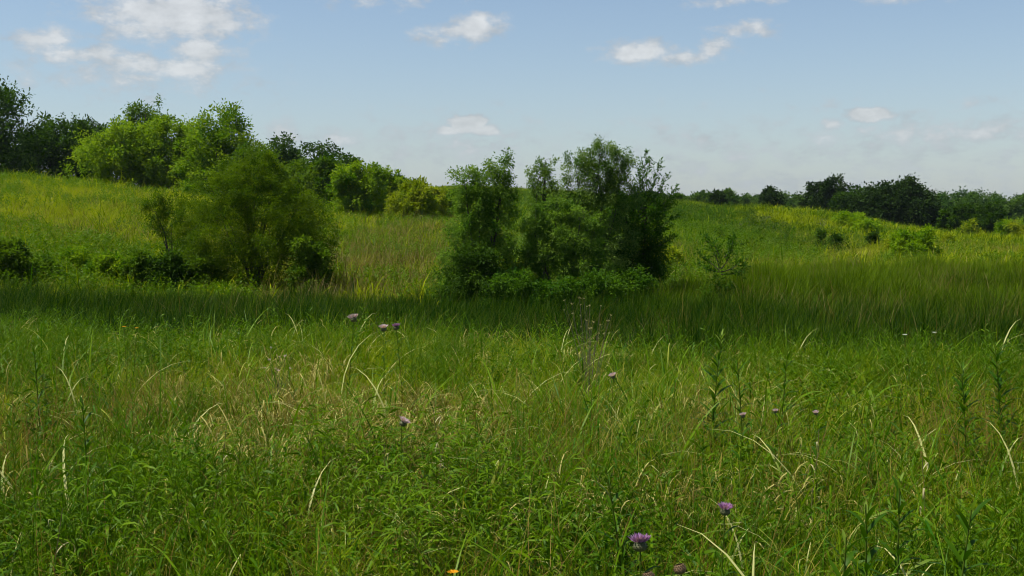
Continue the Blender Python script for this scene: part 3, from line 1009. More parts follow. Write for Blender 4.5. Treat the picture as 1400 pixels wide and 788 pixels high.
frond_sprays(te, [(868, 285, 888, 216), (872, 290, 902, 222), (872, 296, 912, 240), (875, 305, 923, 256), (872, 312, 915, 276), (872, 322, 905, 292), (866, 280, 872, 228), (872, 335, 912, 312), (862, 300, 838, 250), (868, 345, 905, 334), (860, 330, 826, 300), (872, 300, 908, 262), (872, 325, 925, 292), (872, 345, 920, 322), (870, 300, 928, 268), (868, 275, 880, 208), (866, 290, 850, 232), (862, 352, 828, 336)], 33.5, 872, L_SKIRT)
for (px, d, top, W, m, lab, nl) in [
    (700, 27.8, 362, 80, L_SKIRT, 'dark undergrowth bush at the foot of the thicket left tree', 7000),
    (760, 27.5, 372, 90, L_SKIRT, 'dark undergrowth bush in the middle of the thicket foot', 6500),
    (825, 28, 366, 84, L_SKIRT, 'green undergrowth bush at the right of the thicket foot', 6500),
    (622, 29, 378, 44, L_SKIRT, 'low green bush left of the thicket', 3500),
    (868, 30, 366, 60, L_SKIRT, 'low green bush at the right corner of the thicket', 3500),
]:
    tree('undergrowth_bush', px, d, top, W, m, lab, 'bush', -.1, 9, nl, .075, stems=3, seed=6, n_br=25, group='bushes at the foot of the middle thicket', base_r=.03, spray=.35)

ts = tree('young_tree', 984, 30, 322, 40, L_SKIRT, 'young dark tree with two forked tops standing alone right of the thicket', 'tree', .0, 7, 1600, .065, stems=2, seed=17, n_br=10, spray=.5, base_r=.03, layer=.4, upb=.2,
     blobs=[(-.25, 0, .2, .5, .3, .12), (.25, 0, .22, .5, .3, .12), (0, 0, .38, .35, .3, .1), (0, 0, .1, .5, .3, .1)])
frond_sprays(ts, [(984, 368, 966, 322), (986, 368, 1003, 326), (984, 370, 956, 346), (986, 372, 1012, 352), (984, 372, 954, 362), (986, 375, 1016, 366), (982, 350, 972, 330), (990, 352, 998, 332)], 30, 984, L_SKIRT, .09, np.random.default_rng(9))

# ------------------------------------------------------------------ grass and reeds
vr = np.random.default_rng(21)
fine = [blades(330, .24, .36, .0052, .36, 1.9, 6, r=vr, fold=.14, dry_tip=.12, dry_all=.04) for _ in range(8)]
lush = [blades(46, .16, .44, .0110, .24, 2.5, 7, r=vr, fold=.32, dry_tip=.17, dry_all=.02) for _ in range(8)]
dryv = [blades(44, .16, .22, .0070, .50, 3.0, 6, r=vr, fold=.5, dry_all=.35, base_z=.30) for _ in range(8)]
curlv = [blades(12, .22, .18, .0056, .60, 3.4, 6, r=vr, fold=.5, dry_all=.6, base_z=.36) for _ in range(6)]
strawv = [blades(3, .05, .36, .0036, .22, .8, 6, r=vr, fold=.30, dry_all=.5) for _ in range(6)]
forbv = [forb_mesh(vr, .50, 3, (.095, .014), .020) for _ in range(6)] + [forb_mesh(vr, .46, 5, (.05, .018), .016) for _ in range(3)]
fernv = [forb_mesh(vr, .55, 6, (.075, .006), .012, .10, .15, .2, .6) for _ in range(5)]
weepv = [forb_mesh(vr, .60, 3, (.17, .013), .020, .10, .45, .55, .35) for _ in range(5)]
reedv = [blades(190, .42, .80, .012, .20, .9, 4, r=vr, wind=(.20, .0), dry_tip=.03, dry_all=.01, lr=.2, fold=.05) for _ in range(6)]
hillv = [blades(26, .16, .42, .022, .55, 1.5, 3, r=vr, dry_tip=.1, dry_all=.05) for _ in range(6)]
hillf = [forb_mesh(vr, .55, 6, (.15, .060), .045, .17) for _ in range(5)]
brownv = [blades(18, .20, .80, .014, .20, .8, 3, r=vr, dry_all=.3) for _ in range(5)]
farv = [blades(34, .42, .45, .045, .5, 1.3, 3, r=vr) for _ in range(5)]


def edge_r(th, add):
    return edge(th) + add


def near_mask(X, Y, th, rr, add=0.7):
    return rr < edge(th) + add + (fbm(X, Y, .8) - .5) * 1.2


def sub(m, *a):
    return [q[m] for q in a]


# patches worked out on the ground from where they show
def dry_amount(X, Y):
    a = patch(X, Y, 470, 560, 210, 46) * 1.0
    a = np.maximum(a, patch(X, Y, 960, 520, 130, 36) * .30)
    a = np.maximum(a, patch(X, Y, 1030, 640, 150, 40) * .35)
    a = np.maximum(a, patch(X, Y, 330, 500, 120, 30) * .45)
    return a


def lush_amount(X, Y):
    a = patch(X, Y, 590, 690, 160, 60)
    a = np.maximum(a, patch(X, Y, 560, 610, 160, 24) * .8)
    a = np.maximum(a, patch(X, Y, 250, 700, 160, 80) * .5)
    return a


# fine meadow grass everywhere on the near bank
X, Y, th, rr = area_points(13.5, 1.5, 17, .6)
m = near_mask(X, Y, th, rr, .9) & (rng.random(len(X)) > .55 * dry_amount(X, Y))
X, Y, th, rr = sub(m, X, Y, th, rr)
tn = .45 + 1.5 * (fbm(X, Y, .55) - .5) + rng.normal(0, .12, len(X)) - .18 * dry_amount(X, Y) + .25 * smooth((rr - 6) / 3)
hs = .75 + .5 * fbm(X + 50, Y, .7)
scatter('meadow_grass', 'fine yellow green meadow grass covering the near bank', fine, X, Y, rng.uniform(.8, 1.3, len(X)), tn, G_FINE, hs=hs, zrot=None)

X, Y, th, rr = area_points(14, 1.6, 17, .6)
m = near_mask(X, Y, th, rr, .9) & (fbm(X + 9, Y + 4, .5) + rng.random(len(X)) * .35 > .55)
X, Y, th, rr = sub(m, X, Y, th, rr)
scatter('broad_leaved_grass', 'broad arching grass blades with pale folded tips among the fine grass', lush, X, Y, rng.uniform(.75, 1.25, len(X)), .35 + .5 * (fbm(X, Y, .6) - .3) + rng.normal(0, .12, len(X)), G_BROAD)

X, Y, th, rr = area_points(24, 1.8, 15, .6)
m = near_mask(X, Y, th, rr, .3) & (rng.random(len(X)) < dry_amount(X, Y) * 1.3 + .04)
X, Y, th, rr = sub(m, X, Y, th, rr)
scatter('dead_grass', 'dead tan grass leaves curled over in a wide patch', dryv, X, Y, rng.uniform(.8, 1.25, len(X)), .3 + .5 * rng.random(len(X)), G_DRY)

X, Y, th, rr = area_points(5, 1.8, 15, .6)
m = near_mask(X, Y, th, rr, .8)
X, Y, th, rr = sub(m, X, Y, th, rr)
scatter('straw_grass', 'single pale straw stalks and bent dry leaves catching the sun', strawv, X, Y, rng.uniform(.75, 1.15, len(X)), .5 + .5 * rng.random(len(X)), G_DRY)

X, Y, th, rr = area_points(5, 1.8, 15, .6)
m = near_mask(X, Y, th, rr, .8) & (fbm(X + 13, Y - 8, .6) + rng.random(len(X)) * .4 > .58)
X, Y, th, rr = sub(m, X, Y, th, rr)
scatter('curled_grass', 'short pale leaf tips curled over among the green grass', curlv, X, Y, rng.uniform(.8, 1.2, len(X)), .5 + .5 * rng.random(len(X)), G_DRY)

X, Y, th, rr = area_points(60, 1.6, 12, .6)
m = near_mask(X, Y, th, rr, .6) & (rng.random(len(X)) < .95 * patch(X, Y, -10, 610, 130, 60))
X, Y, th, rr = sub(m, X, Y, th, rr)
rust = [blades(14, .07, .52, .0036, .45, .45, 5, r=vr, wind=(.25, -.05)) for _ in range(5)]
scatter('rust_grass', 'fine reddish brown grass stems leaning right at the left edge', rust, X, Y, rng.uniform(.9, 1.2, len(X)), .2 + .5 * rng.random(len(X)), G_RUST)
X, Y, th, rr = area_points(22, 1.6, 17, .6)
m = near_mask(X, Y, th, rr, .9) & (fbm(X + 70, Y + 31, .4) > .62)
X, Y, th, rr = sub(m, X, Y, th, rr)
scatter('seeding_grass', 'thin brownish grass heads scattered in loose drifts over the near bank', rust, X, Y, rng.uniform(.9, 1.15, len(X)), .3 + .6 * rng.random(len(X)), G_RUST)

X, Y, th, rr = area_points(22, 1.6, 17, .6)
m = near_mask(X, Y, th, rr, .5) & (fbm(X + 33, Y + 17, .55) + rng.random(len(X)) * .3 - .6 * dry_amount(X, Y) > .58)
X, Y, th, rr = sub(m, X, Y, th, rr)
scatter('leafy_forbs', 'leafy green stems of meadow plants mixed through the near grass', forbv, X, Y, rng.uniform(.7, 1.2, len(X)), .3 + .6 * (fbm(X, Y, 1.1) - .2), G_FORB)

X, Y, th, rr = area_points(40, 1.6, 12, .6)
m = near_mask(X, Y, th, rr, .3) & (rng.random(len(X)) < lush_amount(X, Y) * .9)
X, Y, th, rr = sub(m, X, Y, th, rr)
scatter('drooping_forbs', 'bright green plants with long narrow drooping leaves at the lower middle', weepv, X, Y, rng.uniform(.75, 1.1, len(X)), .45 + .5 * rng.random(len(X)), G_FORB)

X, Y, th, rr = area_points(22, 1.6, 17, .6)
m = near_mask(X, Y, th, rr, .7) & (fbm(X + 3, Y + 71, .5) - .5 * dry_amount(X, Y) > .48)
X, Y, th, rr = sub(m, X, Y, th, rr)
scatter('feathery_forbs', 'feathery fine leaved green plants in soft mounds on the near bank', fernv, X, Y, rng.uniform(.7, 1.15, len(X)), .4 + .6 * (fbm(X, Y, 1.0) - .2), G_FORB)

# reeds in the swale
RF_P = np.arctan((np.array([-400, 0, 200, 430, 600, 860, 1000, 1120, 1250, 1400, 1800]) - 700) / F)
RF_D = np.array([30, 29, 30, 31, 28.5, 31, 38, 44, 46, 47, 47.])
X, Y, th, rr = area_points(6, 12, 50, .58)
lim = np.interp(th, RF_P, RF_D) * (1 + (fbm(X, Y, .15) - .5) * .16)
m = (rr > edge(th) + 1.9) & (Y < lim) & (rng.random(len(X)) < np.where(rr > 30, .7, 1))
X, Y, th, rr = sub(m, X, Y, th, rr)
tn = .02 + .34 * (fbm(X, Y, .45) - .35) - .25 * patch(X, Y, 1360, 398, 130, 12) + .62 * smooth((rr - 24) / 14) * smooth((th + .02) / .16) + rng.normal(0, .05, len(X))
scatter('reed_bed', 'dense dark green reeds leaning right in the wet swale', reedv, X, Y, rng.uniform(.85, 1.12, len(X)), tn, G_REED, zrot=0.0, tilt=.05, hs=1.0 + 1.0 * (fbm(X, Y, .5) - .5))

X, Y, th, rr = area_points(2.6, 14, 46, .56)
m = (rr > edge(th) + 3) & (Y < np.interp(th, RF_P, RF_D)) & (fbm(X + 5, Y - 20, .22) + rng.random(len(X)) * .3 > .70)
X, Y, th, rr = sub(m, X, Y, th, rr)
scatter('dry_reed_stems', 'old brownish stems standing among the green reeds', [blades(10, .22, .92, .010, .14, .5, 4, r=vr, dry_all=.3, wind=(.15, 0)) for _ in range(5)], X, Y, rng.uniform(.8, 1.1, len(X)), .3 + .5 * rng.random(len(X)), G_BROWN)

# hillside and slope beyond the swale
X, Y, th, rr = area_points(9.5, 26, 82, .56)
lim = np.interp(th, RF_P, RF_D)
m = Y > lim - 1.0
X, Y, th, rr = sub(m, X, Y, th, rr)
brown_seen = np.maximum.reduce([patch(X, Y, 515, 335, 100, 40, .9), patch(X, Y, 180, 315, 130, 16) * .7, patch(X, Y, 1110, 345, 130, 8) * 1.0, patch(X, Y, 985, 340, 70, 7) * .8, patch(X, Y, 1190, 328, 100, 8) * .6, patch(X, Y, 1130, 318, 90, 8) * .5,
                                patch(X, Y, 1340, 338, 110, 8) * .9, patch(X, Y, 60, 290, 90, 10) * .35, patch(X, Y, 560, 310, 70, 10) * .5])
tn = .40 + 1.1 * (fbm(X, Y, .16) - .5) + .7 * (vnoise(X, Y, .9) - .5) + .4 * (vnoise(X, Y, 2.3) - .5) + .55 * smooth((-th - .1) / .2) * smooth((rr - 52) / 14) + .3 * smooth((th - .2) / .1) + rng.normal(0, .10, len(X)) - .35 * smooth((th + .05) / .1) * (1 - smooth((th - .2) / .1))
hs = .6 + .9 * fbm(X, Y, .7)
tn = tn + .5 * patch(X, Y, 1085, 297, 90, 9) + .12
scatter('hill_grass', 'yellow green meadow grass on the hill and the far slope', hillv, X, Y, rng.uniform(.75, 1.25, len(X)) * np.where(rng.random(len(X)) < .07, 1.8, 1), tn, G_HILL, hs=hs)
m = rng.random(len(X)) < brown_seen * np.where(th > .1, .75, .62) + .02 + .28 * smooth((fbm(X - 40, Y + 12, .13) - .52) / .12)
bx, by = X[m], Y[m]
scatter('brown_grass', 'tall brown dried stalks standing in patches on the slopes', brownv, bx, by, rng.uniform(.55, 1.05, len(bx)) * np.where((bx / by > -.2) & (bx / by < -.05), 1.15, .8), .2 + .6 * rng.random(len(bx)), G_BROWN)
m = (fbm(X + 20, Y + 20, .25) + rng.random(len(X)) * .40 > .78 + .12 * smooth((th - .15) / .1))
m = m | (rng.random(len(X)) < np.maximum.reduce([patch(X, Y, 960, 315, 90, 26, .4), patch(X, Y, 500, 375, 130, 12, .4) * .6, patch(X, Y, 1060, 308, 70, 5, .4), patch(X, Y, 120, 345, 160, 22, .4) * .8]))  # the thin strip under the knoll crest imitates the taller grass row's shadow
fx, fy = X[m] + .1, Y[m] + .1
scatter('hill_forbs', 'leafy green plants in clumps on the slopes, one strip standing in for a shadow line', hillf, fx, fy, rng.uniform(.5, 1.3, len(fx)), .50 + .9 * (fbm(fx, fy, .2) - .2), G_FORB)

X, Y, th, rr = area_points(1.3, 78, 270, .56)
tn = .30 + .55 * patch(X, Y, 1085, 297, 100, 8) + 1.6 * (fbm(X, Y, .06) - .5) - .35 * patch(X, Y, 950, 300, 85, 24, .3) + rng.normal(0, .1, len(X))
scatter('far_grass', 'meadow grass in the far distance below the woods', farv, X, Y, rng.uniform(.9, 1.6, len(X)), tn, G_HILL)


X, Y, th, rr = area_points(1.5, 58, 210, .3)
amt = np.maximum.reduce([patch(X, Y, 960, 300, 75, 22, .3), patch(X, Y, 1075, 309, 85, 4, .3), patch(X, Y, 925, 284, 60, 10, .3), patch(X, Y, 1030, 318, 60, 5, .3) * .6, patch(X, Y, 1175, 306, 60, 6, .3) * .5])  # shrubby growth, plus a thin dark strip painting the grass shadow under the crest
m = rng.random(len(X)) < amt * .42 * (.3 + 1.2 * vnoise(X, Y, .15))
X, Y, th, rr = sub(m, X, Y, th, rr)
scatter('far_and_shade_forbs', 'low dark green growth on the far slope right of the thicket, one strip standing in for grass shadow', hillf, X, Y, rng.uniform(.9, 1.7, len(X)), -.05 + .5 * fbm(X, Y, .2) + rng.normal(0, .1, len(X)), G_SLOPE)

# ------------------------------------------------------------------ single plants on the near bank
PURPLE = leaf_mat('thistle_bloom', (.28, .11, .30), (.55, .30, .58), (.45, .35, .35), .3, .6, .2)
FADED = leaf_mat('faded_bloom', (.48, .30, .40), (.75, .58, .66), (.4, .3, .2), .3, .7, .2)
BRACT = plain_mat('thistle_bract', (.05, .07, .02), (.13, .12, .05), 60, .6, .8)
BROWNB = plain_mat('brown_bract', (.10, .06, .03), (.24, .15, .07), 60, .7, .8)
F_LEAF = leaf_mat('forb_leaf_single', (.014, .055, .001), (.060, .130, .002), (.3, .3, .1), .28, .36, .5)
F_PALE = leaf_mat('forb_tip_leaf', (.10, .17, .02), (.20, .28, .03), None, .35, .4, .4)
B_LEAF = leaf_mat('grass_blade_single', (.040, .115, .002), (.130, .240, .004), (.34, .33, .12), .36, .32, .5)
TAN = leaf_mat('pale_dry_leaf', (.28, .24, .11), (.46, .41, .22), None, .3, .45, .4)
YFLOWER = leaf_mat('orange_petal', (.55, .22, .01), (.75, .38, .02), None, .3, .5, .3)
WHITEF = leaf_mat('white_petal', (.6, .6, .56), (.8, .8, .76), None, .3, .5, .3)


def near_pos(px, py_base_px, d):
    return wpt(px, d)


def leaf_single(me_name, L_, W_, mat, r, droop=.35, seg=6, dry=0.0, fold=None, cup=.12, b=.5):
    """one leaf or blade along +X, bending down"""
    t = np.linspace(0, 1, seg + 1)
    p = np.zeros(3)
    th = .55
    vs = []
    for i, u in enumerate(t):
        w = W_ * (math.sin(pi * min(1, .08 + u * .92)) ** .7) * .5 if i < seg else 0.0004
        vs += [(p[0], -w, p[2] + w * cup), (p[0], 0, p[2] - w * cup), (p[0], w, p[2] + w * cup)]
        th -= droop / seg * (.4 + 1.6 * u) * 2
        if fold is not None and i == fold:
            th -= 1.5
        p = p + np.array([math.cos(th), 0, math.sin(th)]) * L_ / seg
    v = np.array(vs)
    q = []
    for i in range(seg):
        a = i * 3
        q += [(a, a + 3, a + 4, a + 1), (a + 1, a + 4, a + 5, a + 2)]
    bb = np.full(len(v), b)
    dd = np.clip(smooth((np.repeat(t, 3) - .5) * 2) * dry, 0, 1)
    return mesh(me_name, v, np.array(q), mat, {'b': bb, 'dry': dd}, True)


def bulb_mesh(name, mat, rad, h, r):
    """a scaly ovoid flower base: rows of overlapping bract points on a lathe"""
    k, n = 14, 9
    prof = [(0.15, 0), (.62, .08), (.92, .26), (1, .45), (.92, .66), (.75, .84), (.62, 1)]
    vs, fs = [], []
    for i, (a, z) in enumerate(prof):
        for j in range(k):
            an = (j + .5 * (i % 2)) * 2 * pi / k
            rr = rad * a * (1 + .07 * (j % 2))
            vs.append((rr * math.cos(an), rr * math.sin(an), z * h))
    for i in range(len(prof) - 1):
        for j in range(k):
            j2 = (j + 1) % k
            fs.append((i * k + j, i * k + j2, (i + 1) * k + j2, (i + 1) * k + j))
    vs = np.array(vs)
    qs = np.array(fs)
    sp, st = [], []
    o = len(vs)
    for i in range(1, len(prof) - 1):
        for j in range(k):
            an = (j + .5 * (i % 2)) * 2 * pi / k
            a, z = prof[i]
            c = np.array([math.cos(an), math.sin(an), 0])
            s = np.array([-math.sin(an), math.cos(an), 0])
            p = c * rad * a * 1.01 + np.array([0, 0, z * h])
            sp += [p - s * rad * .16, p + s * rad * .16, p + c * rad * .22 + np.array([0, 0, h * .16])]
            st.append((o, o + 1, o + 2))
            o += 3
    v = np.concatenate([vs, np.array(sp)])
    return mesh(name, v, [np.array(st), qs], mat, None, True)


def bloom_mesh(name, mat, rad, h, r, n=90):
    a = r.uniform(0, 2 * pi, n)
    s = np.sqrt(r.random(n))
    D = np.stack([np.cos(a) * s * .95, np.sin(a) * s * .95, np.full(n, .75)], 1)
    P = np.stack([np.cos(a) * s * rad * .45, np.sin(a) * s * rad * .45, np.zeros(n)], 1)
    v, f, at = leaves_at(P, D, h * r.uniform(.8, 1.1, n), rad * .16, 0, r, up=.2)
    return mesh(name, v, f, mat, at)


tr = np.random.default_rng(77)
BULB = bulb_mesh('bulb', BRACT, .021, .030, tr)
BLOOM = bloom_mesh('bloom', PURPLE, .031, .030, tr, 150)
FBLOOM = bloom_mesh('bloom', FADED, .036, .034, tr, 130)
BBULB = bulb_mesh('bulb', BROWNB, .021, .034, tr)
TLEAF = [leaf_single('leaf', .15, .026, F_LEAF, tr, .5, b=.35), leaf_single('leaf', .12, .022, F_LEAF, tr, .7, b=.5)]


def curve_path(r, h, lean=.06):
    t = np.linspace(0, 1, 7)
    a, b = r.normal(0, lean, 2)
    return t, np.stack([a * h * t ** 1.6, b * h * t ** 1.6, h * t], 1)


def put_leaf(me, parent, P, az, el, s=1.0):
    o = obj('leaf', me, parent, tuple(P))
    o.rotation_euler = (0, -el, az)
    o.scale = (s, s, s)
    return o


def thistle(px, py, d, bloom, label, s=1.0, group='thistles scattered over the near bank'):
    x, y, z = wpt(px, d)
    H = z_at(py, d) - z - .02
    r = np.random.default_rng(int(px))
    t0 = thing('thistle', (x, y, z), label, 'thistle', group)
    t, path = curve_path(r, H, .03)
    path[:, :2] -= path[-1, :2] * 1.0   # flower ends over the base column
    v, f, a = tube(path, .0031 * (1.25 - .5 * t) * s, 6)
    obj('stem', mesh('stem', v, f, STEM, a, True), t0)
    hd = obj('flower_head', BULB if bloom != 'brown' else BBULB, t0, tuple(path[-1]))
    hd.scale = (s, s, s)
    hd.rotation_euler = (r.normal(0, .15), r.normal(0, .15), r.uniform(0, 6))
    if bloom == 'purple':
        obj('bloom', BLOOM, hd, (0, 0, .027))
    elif bloom == 'faded':
        obj('bloom', FBLOOM, hd, (0, 0, .027))
    for i in range(9):
        u = .2 + .084 * i
        P = [np.interp(u, t, path[:, q]) for q in range(3)]
        put_leaf(TLEAF[i % 2], t0, P, i * 2.4 + r.uniform(-.3, .3), .1 + .3 * u, (1.2 - .75 * u))
    return t0


thistle(483, 437, 8.6, 'faded', 'pale thistle head standing highest at the edge of the dark reeds', 1.15)
thistle(524, 450, 8.2, 'faded', 'thistle head left of its close neighbour at the reed edge')
thistle(541, 448, 8.3, 'purple', 'purple thistle head right of its close neighbour at the reed edge')
thistle(996, 697, 3.9, 'purple', 'small purple thistle flower low right of the centre', .85)
thistle(879, 746, 3.35, 'purple', 'large bright purple thistle flower near the bottom edge', 1.05)
thistle(937, 776, 3.15, 'brown', 'brown closed thistle bud at the bottom edge right of the purple flower', .85)
thistle(893, 786, 3.1, 'brown', 'reddish brown thistle bud cut by the bottom edge', .8)
thistle(547, 577, 5.3, 'faded', 'faded pinkish thistle head over the tan grass patch', .8)
thistle(840, 513, 6.4, 'faded', 'dull pink thistle head in the grass below the dead weed', .62)
thistle(1064, 560, 5.4, 'faded', 'small pinkish thistle head left of its twin in the right grass', .42)
thistle(1020, 566, 5.2, 'faded', 'whitish fluffy thistle head below the tall leafy plant', .48)
thistle(1120, 562, 5.3, 'faded', 'small pinkish thistle head on a long pale bare stem', .42)

TL = [leaf_single('leaf', .13, .020, F_LEAF, tr, .35, b=.25), leaf_single('leaf', .11, .018, F_LEAF, tr, .6, b=.45), leaf_single('leaf', .12, .019, F_LEAF, tr, .2, b=.6)]
TLP = leaf_single('leaf', .07, .014, F_PALE, tr, .2, b=.5)


def tall_forb(px, py, d, label, n=34, s=1.0, u0=.25):
    x, y, z = wpt(px, d)
    H = z_at(py, d) - z
    r = np.random.default_rng(int(px) + 5)
    t0 = thing('leafy_weed', (x, y, z), label, 'weed', 'tall leafy weeds on the near bank')
    t, path = curve_path(r, H, .05)
    path[:, :2] -= path[-1, :2]
    v, f, a = tube(path, .0045 * (1.2 - .7 * t), 6)
    obj('stem', mesh('stem', v, f, STEM, a, True), t0)
    for i in range(n):
        u = u0 + (1 - u0) * i / n
        P = [np.interp(u, t, path[:, q]) for q in range(3)]
        me = TLP if u > .93 else TL[i % 3]
        put_leaf(me, t0, P, i * 2.4 + r.uniform(-.3, .3), .05 + .5 * u ** 2, s * 1.35 * (1.15 - .55 * u) * r.uniform(.85, 1.15))


tall_forb(988, 458, 6.6, 'tall dark leafy weed rising into the dark reeds right of the centre', 46)
tall_forb(1364, 468, 6.8, 'tallest leafy weed near the right edge', 44)
tall_forb(1319, 500, 6.2, 'leafy weed just left of the tallest one near the right edge', 36)
tall_forb(1080, 478, 7.0, 'small leafy weed between the tall weeds and the curled blades', 26, .8)
tall_forb(106, 545, 5.0, 'dark narrow weed standing in the left foreground', 30, .8)
tall_forb(42, 470, 7.0, 'dark weed stem in the far left grass below the reeds', 26, .8)
tall_forb(1238, 655, 3.9, 'leafy weed on a dark slanting stem in the lower right', 30, .9)
tall_forb(1192, 690, 3.6, 'leafy weed at the bottom right with raised leaves', 26)
tall_forb(1166, 735, 3.3, 'short dark leafy weed near the bottom right', 20)
tall_forb(1010, 490, 6.2, 'shorter leafy weed beside the tall dark one', 24, .8)
tall_forb(1340, 690, 3.7, 'broad leafed weed in the lower right corner grass', 24, 1.1)
tall_forb(830, 640, 4.2, 'leafy weed half hidden among broad blades right of centre', 22, .8)

BL = [leaf_single('blade', .62, .020, B_LEAF, tr, 1.1, 10, dry=.5, b=.6, cup=.3), leaf_single('blade', .55, .017, B_LEAF, tr, .55, 10, dry=.2, b=.4, cup=.3),
      leaf_single('blade', .50, .018, B_LEAF, tr, .4, 10, dry=.6, fold=6, b=.7, cup=.3), leaf_single('blade', .6, .016, B_LEAF, tr, 1.5, 12, dry=.35, b=.8, cup=.3)]


def blade_clump(px, d, label, n=7, s=1.0, steep=1.0, az0=None):
    x, y, z = wpt(px, d)
    r = np.random.default_rng(int(px) + 99)
    t0 = thing('grass_clump', (x, y, z), label, 'grass clump', 'clumps of broad bladed grass on the near bank')
    for i in range(n):
        az = (i * 2.4 + r.uniform(-.4, .4)) if az0 is None else r.normal(az0, .6)
        o = obj('blade', BL[i % 4], t0, (math.cos(az) * .03, math.sin(az) * .03, -.02 + .1 * r.random()))
        o.rotation_euler = (0, -(.75 * steep + r.uniform(-.2, .25)), az)
        k = s * r.uniform(.85, 1.25)
        o.scale = (k, k * 1.1, k)
    return t0


blade_clump(862, 4.3, 'broad bright blades with one folded over right of the centre foreground', 7, 1.0)
blade_clump(835, 4.0, 'broad blade clump with a pale tip below the folded blades', 5, .9)
blade_clump(1280, 3.7, 'pale broad blades bent down in the lower right', 7, .95)
blade_clump(1335, 4.8, 'long arching blades sweeping right near the right edge', 8, 1.1)
blade_clump(1375, 4.2, 'light green arching blades touching the right edge', 8, 1.1)
blade_clump(1180, 8.0, 'long curled blades looping up against the dark reeds', 8, 1.25)
blade_clump(1060, 7.8, 'thin bright blades bending right against the reeds', 7, 1.15)
blade_clump(470, 7.2, 'dark upright blades under the pale thistle', 9, 1.0, 1.15)
blade_clump(508, 7.0, 'upright blue green blades left of the centre', 9, .95, 1.15)
blade_clump(600, 6.8, 'upright green blades near the centre', 9, .95, 1.15)
blade_clump(635, 6.9, 'dark blades standing right of the centre clump', 8, .95, 1.15)
blade_clump(60, 3.2, 'pale tipped blades in the lower left corner', 8, .85)
blade_clump(140, 3.3, 'arching blades with dry folded tips in the lower left', 8, .85)
blade_clump(20, 3.4, 'folded over blade clump at the left edge near the bottom', 7, .9)
blade_clump(1095, 4.5, 'wide green blades spreading below the pale stalk', 7, .9)
blade_clump(1210, 4.3, 'green blades crossing over the dark hollow in the right grass', 7, .9)
blade_clump(960, 4.6, 'long blade lying almost level right of the folded clump', 6, 1.0, .6, 0)
blade_clump(440, 3.1, 'long thin drooping leaves near the bottom left of centre', 10, .8, .8)
blade_clump(470, 2.95, 'long drooping leaves at the bottom edge left of centre', 10, .7, .7)
blade_clump(300, 3.4, 'mixed green blades with brown tips in the lower left middle', 8, .8)

# pale bare stalk, dead weed with seed heads, orange and white flowers
x, y, z = wpt(1120, 5.3)


def stalk(px, d, H, tilt, label, mat=DRYSTEM, rad=.0022):
    x, y, z = wpt(px, d)
    r = np.random.default_rng(int(px) + 3)
    t0 = thing('dry_stalk', (x, y, z), label, 'stalk', 'bare dry stalks in the near grass')
    t = np.linspace(0, 1, 8)
    path = np.stack([tilt * H * t + .03 * np.sin(t * 5 + px), .03 * np.sin(t * 4), H * t], 1)
    v, f, a = tube(path, rad * (1.2 - .6 * t), 6)
    obj('stem', mesh('stem', v, f, mat, a, True), t0)
    for i in range(4):
        u = .35 + .18 * i
        P = [np.interp(u, t, path[:, q]) for q in range(3)]
        put_leaf(DL[i % 2], t0, P, i * 2.6 + px, .4, .8)


DL = [leaf_single('leaf', .16, .010, TAN, tr, 1.3, 8, b=.6), leaf_single('leaf', .12, .009, TAN, tr, .9, 8, fold=4, b=.9)]
stalk(1140, 4.9, .72, -.12, 'long pale bare stalk leaning left in the right grass')
stalk(958, 3.4, .55, .0, 'dark thin upright stalk right of the purple flower', BARK, .0028)
stalk(590, 5.4, .70, .05, 'straw coloured stalk with bent leaf over the tan patch')
stalk(612, 5.2, .62, -.08, 'straw stalk right of its twin in the tan patch')
stalk(500, 5.0, .60, .1, 'bent straw stalk in the middle of the tan patch')
stalk(310, 5.2, .65, -.05, 'tan stalk at the left end of the tan patch')
stalk(65, 3.9, .62, .02, 'pale straight stalk in the left foreground')
stalk(1262, 4.9, .60, .06, 'reddish dry stalk in the lower right grass')


def dead_weed(px, py, d, label, W=.35, n=22, mat=TAN, seed=1):
    x, y, z = wpt(px, d)
    H = z_at(py, d) - z
    r = np.random.default_rng(seed)
    t0 = thing('dead_weed', (x, y, z), label, 'weed')
    parts = []
    heads = []
    for i in range(n):
        a = r.uniform(0, 2 * pi)
        e = np.array([math.cos(a) * W * r.random() ** .6, math.sin(a) * W * .5 * r.random(), H * r.uniform(.62, 1.0)])
        st = np.array([e[0] * .15, e[1] * .15, H * r.uniform(.1, .5)])
        t = np.linspace(0, 1, 6)[:, None]
        mid = (st + e) / 2 + np.array([0, 0, .05]) + r.normal(0, .02, 3)
        q = (1 - t) ** 2 * st + 2 * t * (1 - t) * mid + t ** 2 * e
        parts.append(tube(q, .0014 * (1 - .4 * t[:, 0]), 4))
        heads.append(e)
    t = np.linspace(0, 1, 6)[:, None]
    parts.append(tube(np.array([[0, 0, -.05]]) * (1 - t) + np.array([[0, 0, H * .9]]) * t, .0025 * (1.2 - t[:, 0]), 5))
    v, f, a = cat(parts)
    obj('stem', mesh('stem', v, f, plain_dead, a, True), t0)
    hm = bloom_mesh('seed_head', mat, .018, .024, r, 26)
    for e in heads:
        o = obj('seed_head', hm, t0, tuple(e))
        o.rotation_euler = (r.normal(0, .5), r.normal(0, .5), r.uniform(0, 6))
        k = r.uniform(.4, .8)
        o.scale = (k, k, k)


plain_dead = plain_mat('dead_stem', (.07, .05, .04), (.16, .12, .09), 20, .9)
dead_weed(806, 408, 8.6, 'dead brown weed with pale seed heads standing against the dark reeds', .20, 26)
dead_weed(376, 460, 8.0, 'brownish seed head cluster left of the pale thistle', .12, 8, FADED, 2)


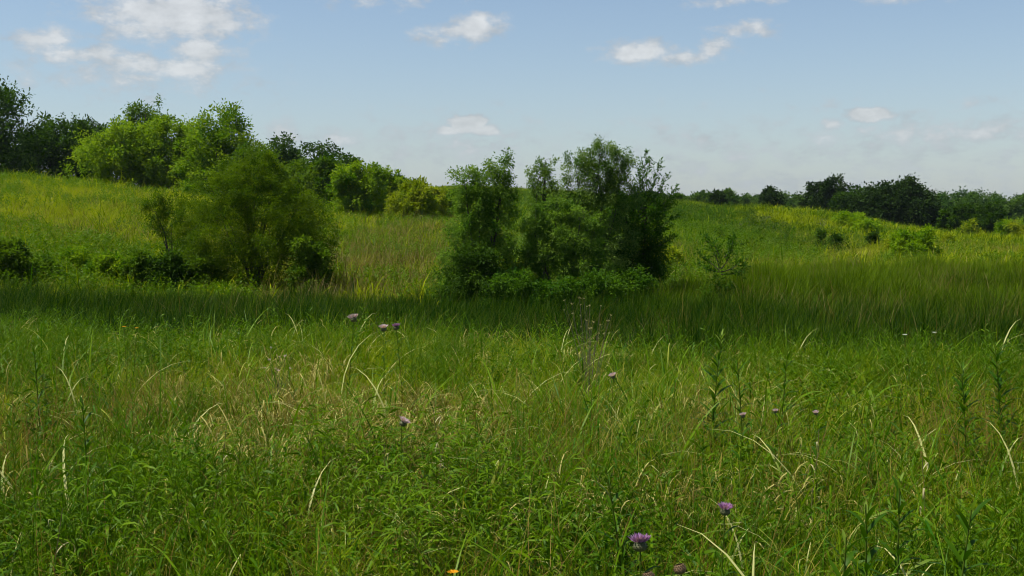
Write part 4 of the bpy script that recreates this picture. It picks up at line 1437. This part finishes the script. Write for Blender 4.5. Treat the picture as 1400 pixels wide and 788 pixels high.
def small_flower(px, py, d, mat, label):
    x, y, z = wpt(px, d)
    H = z_at(py, d) - z
    r = np.random.default_rng(int(px) + 1)
    t0 = thing('wildflower', (x, y, z), label, 'flower', 'small wildflowers in the near grass')
    t, path = curve_path(r, H, .04)
    path[:, :2] -= path[-1, :2]
    v, f, a = tube(path, .0025 * (1.2 - .6 * t), 5)
    obj('stem', mesh('stem', v, f, STEM, a, True), t0)
    n = 10
    an = np.arange(n) * 2 * pi / n
    D = np.stack([np.cos(an), np.sin(an), np.full(n, .25)], 1)
    v, f, a = leaves_at(np.zeros((n, 3)), D, .020, .009, .2, r, up=2)
    obj('flower_head', mesh('flower_head', v, f, mat, a), t0, tuple(path[-1]))
    for i in range(5):
        u = .3 + .12 * i
        P = [np.interp(u, t, path[:, q]) for q in range(3)]
        put_leaf(TL[i % 3], t0, P, i * 2.4, .3, .5)


small_flower(167, 447, 8.6, YFLOWER, 'orange wildflower left of its twin near the reed edge')
small_flower(184, 449, 8.5, YFLOWER, 'orange wildflower right of its twin near the reed edge')
small_flower(1281, 455, 8.0, WHITEF, 'white flat flower at the reed edge on the right')
small_flower(1240, 458, 7.9, WHITEF, 'small pale flower left of the white flat one')
small_flower(617, 783, 3.1, YFLOWER, 'orange yellow flower at the bottom edge')

# ------------------------------------------------------------------ haze
def haze():
    x0, x1, y0, y1, z0, z1 = -420, 420, -60, 620, -9, 22
    v = np.array([(x, y, z) for z in (z0, z1) for y in (y0, y1) for x in (x0, x1)], float)
    q = np.array([(0, 2, 3, 1), (4, 5, 7, 6), (0, 1, 5, 4), (2, 6, 7, 3), (0, 4, 6, 2), (1, 3, 7, 5)])
    m = bpy.data.materials.new('haze')
    m.use_nodes = True
    nt = m.node_tree
    nt.nodes.clear()
    pv = nt.nodes.new('ShaderNodeVolumePrincipled')
    pv.inputs['Color'].default_value = (.80, .88, 1.0, 1)
    pv.inputs['Density'].default_value = .00008
    pv.inputs['Anisotropy'].default_value = .2
    o = nt.nodes.new('ShaderNodeOutputMaterial')
    nt.links.new(pv.outputs[0], o.inputs['Volume'])
    ob = obj('haze', mesh('haze', v, q, m))
    tag(ob, 'thin summer haze over the meadow', 'haze', kind='stuff')


HAZE = True
if HAZE:
    haze()
